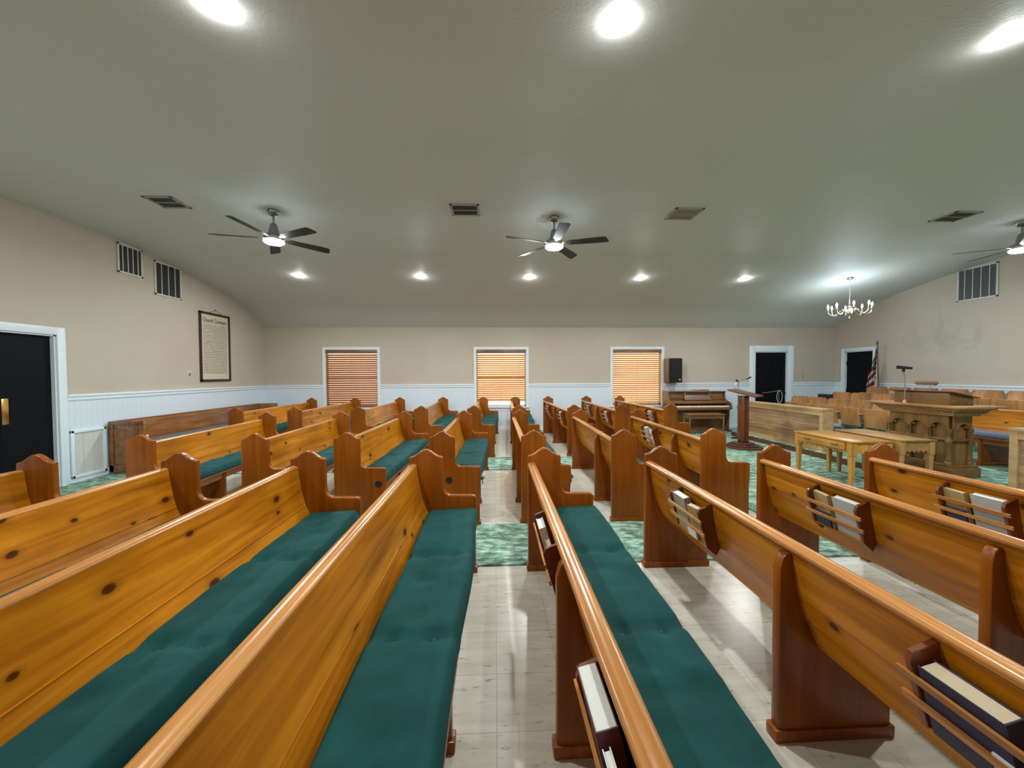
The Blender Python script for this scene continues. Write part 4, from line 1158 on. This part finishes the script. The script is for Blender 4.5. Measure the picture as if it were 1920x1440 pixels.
for (x, z, ys_, nm) in rows:
    for k, y in enumerate(ys_):
        s = seat0 if first else copy_tree(seat0); first = False
        dz = 0
        place(s, (x, y, z + .001), 0, 'varnished plywood folding seat in the %s choir row, %s counted from the far wall' % (nm, ORD[k]), 'folding choir seats in three rows')
b = box('black_case', 'black_plastic', 7.45, 7.6, 8.17, 8.42, PH, .99, None, .01); tag(b, 'black case standing behind the front choir row', 'case')

# ------------------------------------------------------------------ flag
t = thing('flag_on_pole', 'striped flag with starred dark canton hanging from a pole beside the right wall door', 'flag', (8.97, 8.42, PH))
bm = bmesh.new(); bm_lathe(bm, [(.13, 0), (.13, .02), (.06, .05), (.03, .08), (.02, .1)], seg=20); obj('base', bm, 'brass', t)
bm = bmesh.new(); bm_tube(bm, [(0, 0, .06), (-.03, .06, 2.03)], .013, 10); po = obj('pole', bm, 'flag_pole', t)
bm = bmesh.new(); bm_lathe(bm, [(.014, 0), (.02, .02), (.022, .04), (.012, .07), (0, .10)], seg=12, M=Matrix.Translation((-.03, .06, 2.03))); obj('finial', bm, 'flag_pole', po)
bm = bmesh.new(); uvl = bm.loops.layers.uv.new('UVMap')
nu, nv = 48, 40; grid = []
for j in range(nv + 1):
    v = j / nv; row = []
    for i in range(nu + 1):
        u = i / nu
        z = 2.0 - 1.32 * (1 - v) - .62 * u * (1 - .35 * (1 - v))
        spread = .03 + .18 * min(1, (2.0 - z) / 1.0)
        y = .05 + spread * u + .012 * math.sin(u * 24)
        x = -.045 - .05 * math.sin(u * 12 + v * 2) * min(1, .25 + (2.0 - z)) * .8 - .02
        row.append((bm.verts.new((x, y, z)), u, v))
    grid.append(row)
for j in range(nv):
    for i in range(nu):
        q = [grid[j][i], grid[j][i + 1], grid[j + 1][i + 1], grid[j + 1][i]]
        f = bm.faces.new([a[0] for a in q])
        for lp, a in zip(f.loops, q): lp[uvl].uv = (a[1], a[2])
bmesh.ops.solidify(bm, geom=bm.faces[:], thickness=.002)
obj('flag_cloth', bm, 'flag_cloth', t, ang=80)

# ------------------------------------------------------------------ ceiling vents
def ceil_vent(x, y, w, d, label, closed=False):
    t = thing('ceiling_vent', label, 'vent', (x, y, ceil_z(y) + .002), 0, 'air vents on the ceiling ridge')
    fm = 'tan_metal'
    bm = bmesh.new(); f = .032
    for a in ((-w / 2, w / 2, -d / 2, -d / 2 + f), (-w / 2, w / 2, d / 2 - f, d / 2), (-w / 2, -w / 2 + f, -d / 2, d / 2), (w / 2 - f, w / 2, -d / 2, d / 2), (-w / 2, w / 2, -.008, .008)):
        bm_box(bm, a[0], a[1], a[2], a[3], -.014, 0)
    bevel(bm, .003); obj('frame', bm, fm, t)
    bm = bmesh.new(); bm_box(bm, -w / 2 + .01, w / 2 - .01, -d / 2 + .01, d / 2 - .01, -.004, -.001); obj('backing', bm, fm if closed else 'vent_dark', t)
    bm = bmesh.new(); n = 16
    for k in range(n):
        xx = -w / 2 + f + (w - 2 * f) * (k + .5) / n; bm_box(bm, xx - .0025, xx + .0025, -d / 2 + f, d / 2 - f, -.009, -.004)
    obj('fins', bm, fm if closed else 'vent_grey', t)
ceil_vent(-3.97, 4.85, .34, .32, 'dark slatted ceiling vent left of the leftmost fan')
ceil_vent(-.37, 4.94, .37, .34, 'dark slatted ceiling vent left of the centre fan')
ceil_vent(2.51, 4.96, .38, .36, 'closed beige ceiling vent right of the centre fan', True)
ceil_vent(6.25, 4.92, .38, .34, 'dark slatted ceiling vent left of the fan at the right edge')

# ------------------------------------------------------------------ recessed lights
def lamp(name, kind, loc, power, color, size=.1, parent=None, rot=None, spot=None, blend=.6):
    ld = bpy.data.lights.new(name, kind); ld.energy = power * LIGHT_GAIN; ld.color = color
    if kind == 'AREA': ld.shape = 'DISK'; ld.size = size
    else: ld.shadow_soft_size = size
    if kind == 'SPOT': ld.spot_size = R(spot); ld.spot_blend = blend
    o = bpy.data.objects.new(name, ld); COL.objects.link(o); o.location = loc
    if rot: o.rotation_euler = rot
    if parent: o.parent = parent
    return o
def downlight(x, y, label, P=42):
    z = sm(y) ; s = ceil_slope(y)
    t = thing('recessed_light', label, 'ceiling light', (x, y, z), 0, 'round recessed ceiling lights'); t.rotation_euler = (s, 0, 0)
    bm = bmesh.new(); bm_lathe(bm, [(.070, -.0005), (.079, -.002), (.090, -.002), (.094, -.0005)], seg=28); obj('trim_ring', bm, 'white_metal', t)
    bm = bmesh.new(); bm_lathe(bm, [(.080, -.004), (.076, -.013), (.048, -.021), (0, -.024)], seg=24); obj('lens', bm, 'lens_warm', t)
    lamp('lamp', 'AREA', (0, 0, -.027), P, (.98, 1.0, .97), .10, t)
    lamp('lamp', 'POINT', (0, 0, -.065), 1.3, (.95, .98, 1.0), .03, t)
XS = [-3.783, -1.45, .705, 2.957, 5.124]
for k, x in enumerate(XS):
    downlight(x, 7.58, 'round recessed ceiling light, %s from the left in the row over the far pews' % ORD[k])
for k, x in enumerate([-3.78, -1.46, .70, 3.02, 5.12]):
    nm = {1: 'bright round ceiling light at the top left of the picture', 2: 'bright round ceiling light at the top centre of the picture', 3: 'bright round ceiling light at the top right picture corner'}.get(k, 'recessed ceiling light at the %s end of the near row, outside the picture' % ('left' if k == 0 else 'right'))
    downlight(x, 2.13, nm)

# ------------------------------------------------------------------ ceiling fans
def fan(x, y, angs, label, tiltx=0):
    z0 = ceil_z(y)
    t = thing('ceiling_fan', label, 'ceiling fan', (x, y, z0), 0, 'five bladed ceiling fans')
    bm = bmesh.new(); bm_lathe(bm, [(.0, 0), (.068, 0), (.07, -.02), (.055, -.055), (.03, -.07), (0, -.07)], seg=24); obj('canopy', bm, 'fan_housing', t)
    bm = bmesh.new(); bm_tube(bm, [(0, 0, -.06), (0, 0, -.20)], .012, 12); obj('downrod', bm, 'fan_housing', t)
    bm = bmesh.new(); bm_lathe(bm, [(0, -.17), (.03, -.17), (.042, -.19), (.058, -.27), (.062, -.305), (.105, -.32), (.115, -.345), (.105, -.375), (.10, -.39), (0, -.39)], seg=28); obj('motor_housing', bm, 'fan_housing', t)
    bm = bmesh.new(); bm_lathe(bm, [(.118, -.388), (.12, -.405), (.10, -.42), (.05, -.43), (0, -.432)], seg=28); obj('light_diffuser', bm, 'lens_cool', t)
    for a in angs:
        bm = bmesh.new()
        out = [(.16, -.035), (.20, -.052), (.50, -.066), (.65, -.068), (.68, -.055), (.715, .03), (.71, .055), (.69, .062), (.50, .062), (.20, .05), (.16, .035)]
        M = Matrix.Rotation(R(-13), 4, 'X')
        bm_prism(bm, out, 2, -.003, .003, M)
        b = obj('blade', bm, 'blade', t, (0, 0, -.355), (0, 0, R(a)))
        bm = bmesh.new(); bm_box(bm, .085, .22, -.02, .02, -.004, .006, M); bevel(bm, .002, 1); obj('blade_arm', bm, 'fan_housing', b)
    lamp('lamp', 'AREA', (0, 0, -.45), 40, (.80, .92, 1.0), .18, t)
fan(-2.83, 5.05, [46, 118, 190, 262, 334], 'ceiling fan with dark blades and lit round lamp over the left pews')
fan(.81, 5.13, [56, 128, 200, 272, 344], 'ceiling fan with dark blades and lit round lamp at the ceiling centre')
fan(7.42, 5.05, [7, 79, 151, 223, 295], 'ceiling fan with lit lamp cut by the right picture edge')

# ------------------------------------------------------------------ chandelier
cz = ceil_z(7.5)
t = thing('chandelier', 'pale brass chandelier with lit candle bulbs hanging over the choir', 'chandelier', (7.29, 7.5, cz))
bm = bmesh.new(); bm_lathe(bm, [(0, 0), (.06, -.002), (.055, -.02), (.02, -.04), (0, -.04)], seg=20); obj('canopy', bm, 'light_brass', t)
bm = bmesh.new()
for k in range(13):
    c = Vector((0, 0, -.05 - k * .026))
    d = Vector((.007, 0, 0)) if k % 2 else Vector((0, .007, 0))
    bm_tube(bm, [c + d * math.cos(a * PI / 4) + Vector((0, 0, .016 * math.sin(a * PI / 4))) for a in range(8)], .0022, 5, True)
obj('chain', bm, 'light_brass', t)
bm = bmesh.new(); bm_lathe(bm, [(0, -.38), (.012, -.39), (.016, -.42), (.010, -.45), (.02, -.48), (.012, -.51), (.022, -.56), (.03, -.60), (.014, -.63), (.03, -.655), (.05, -.69), (.055, -.72), (.04, -.755), (.012, -.775), (.008, -.80), (.016, -.82), (.010, -.838), (0, -.845)], seg=18); obj('centre_column', bm, 'light_brass', t)
for k in range(8):
    a = 2 * PI * k / 8 + .2
    c, s = math.cos(a), math.sin(a)
    pr = [(.02, -.70), (.07, -.655), (.12, -.645), (.16, -.69), (.21, -.745), (.28, -.755), (.33, -.72), (.345, -.665)]
    # smooth
    pts = []
    for i in range(len(pr) - 1):
        for q in (0, .5): pts.append((pr[i][0] + (pr[i + 1][0] - pr[i][0]) * q, pr[i][1] + (pr[i + 1][1] - pr[i][1]) * q))
    pts.append(pr[-1])
    bm = bmesh.new(); bm_tube(bm, [(p[0] * c, p[0] * s, p[1]) for p in pts], .009, 8); ar = obj('arm', bm, 'light_brass', t)
    M = Matrix.Translation((.345 * c, .345 * s, 0))
    bm = bmesh.new(); bm_lathe(bm, [(0, -.672), (.03, -.665), (.038, -.652), (.015, -.655), (.012, -.65), (.012, -.60), (0, -.60)], seg=14, M=M); obj('candle_cup', bm, 'light_brass', ar)
    bm = bmesh.new(); bm_lathe(bm, [(.008, -.60), (.017, -.575), (.016, -.555), (.008, -.53), (0, -.515)], seg=12, M=M); obj('bulb', bm, 'bulb_glow', ar)
lamp('lamp', 'POINT', (0, 0, -.56), 30, (.74, .90, 1.0), .22, t)
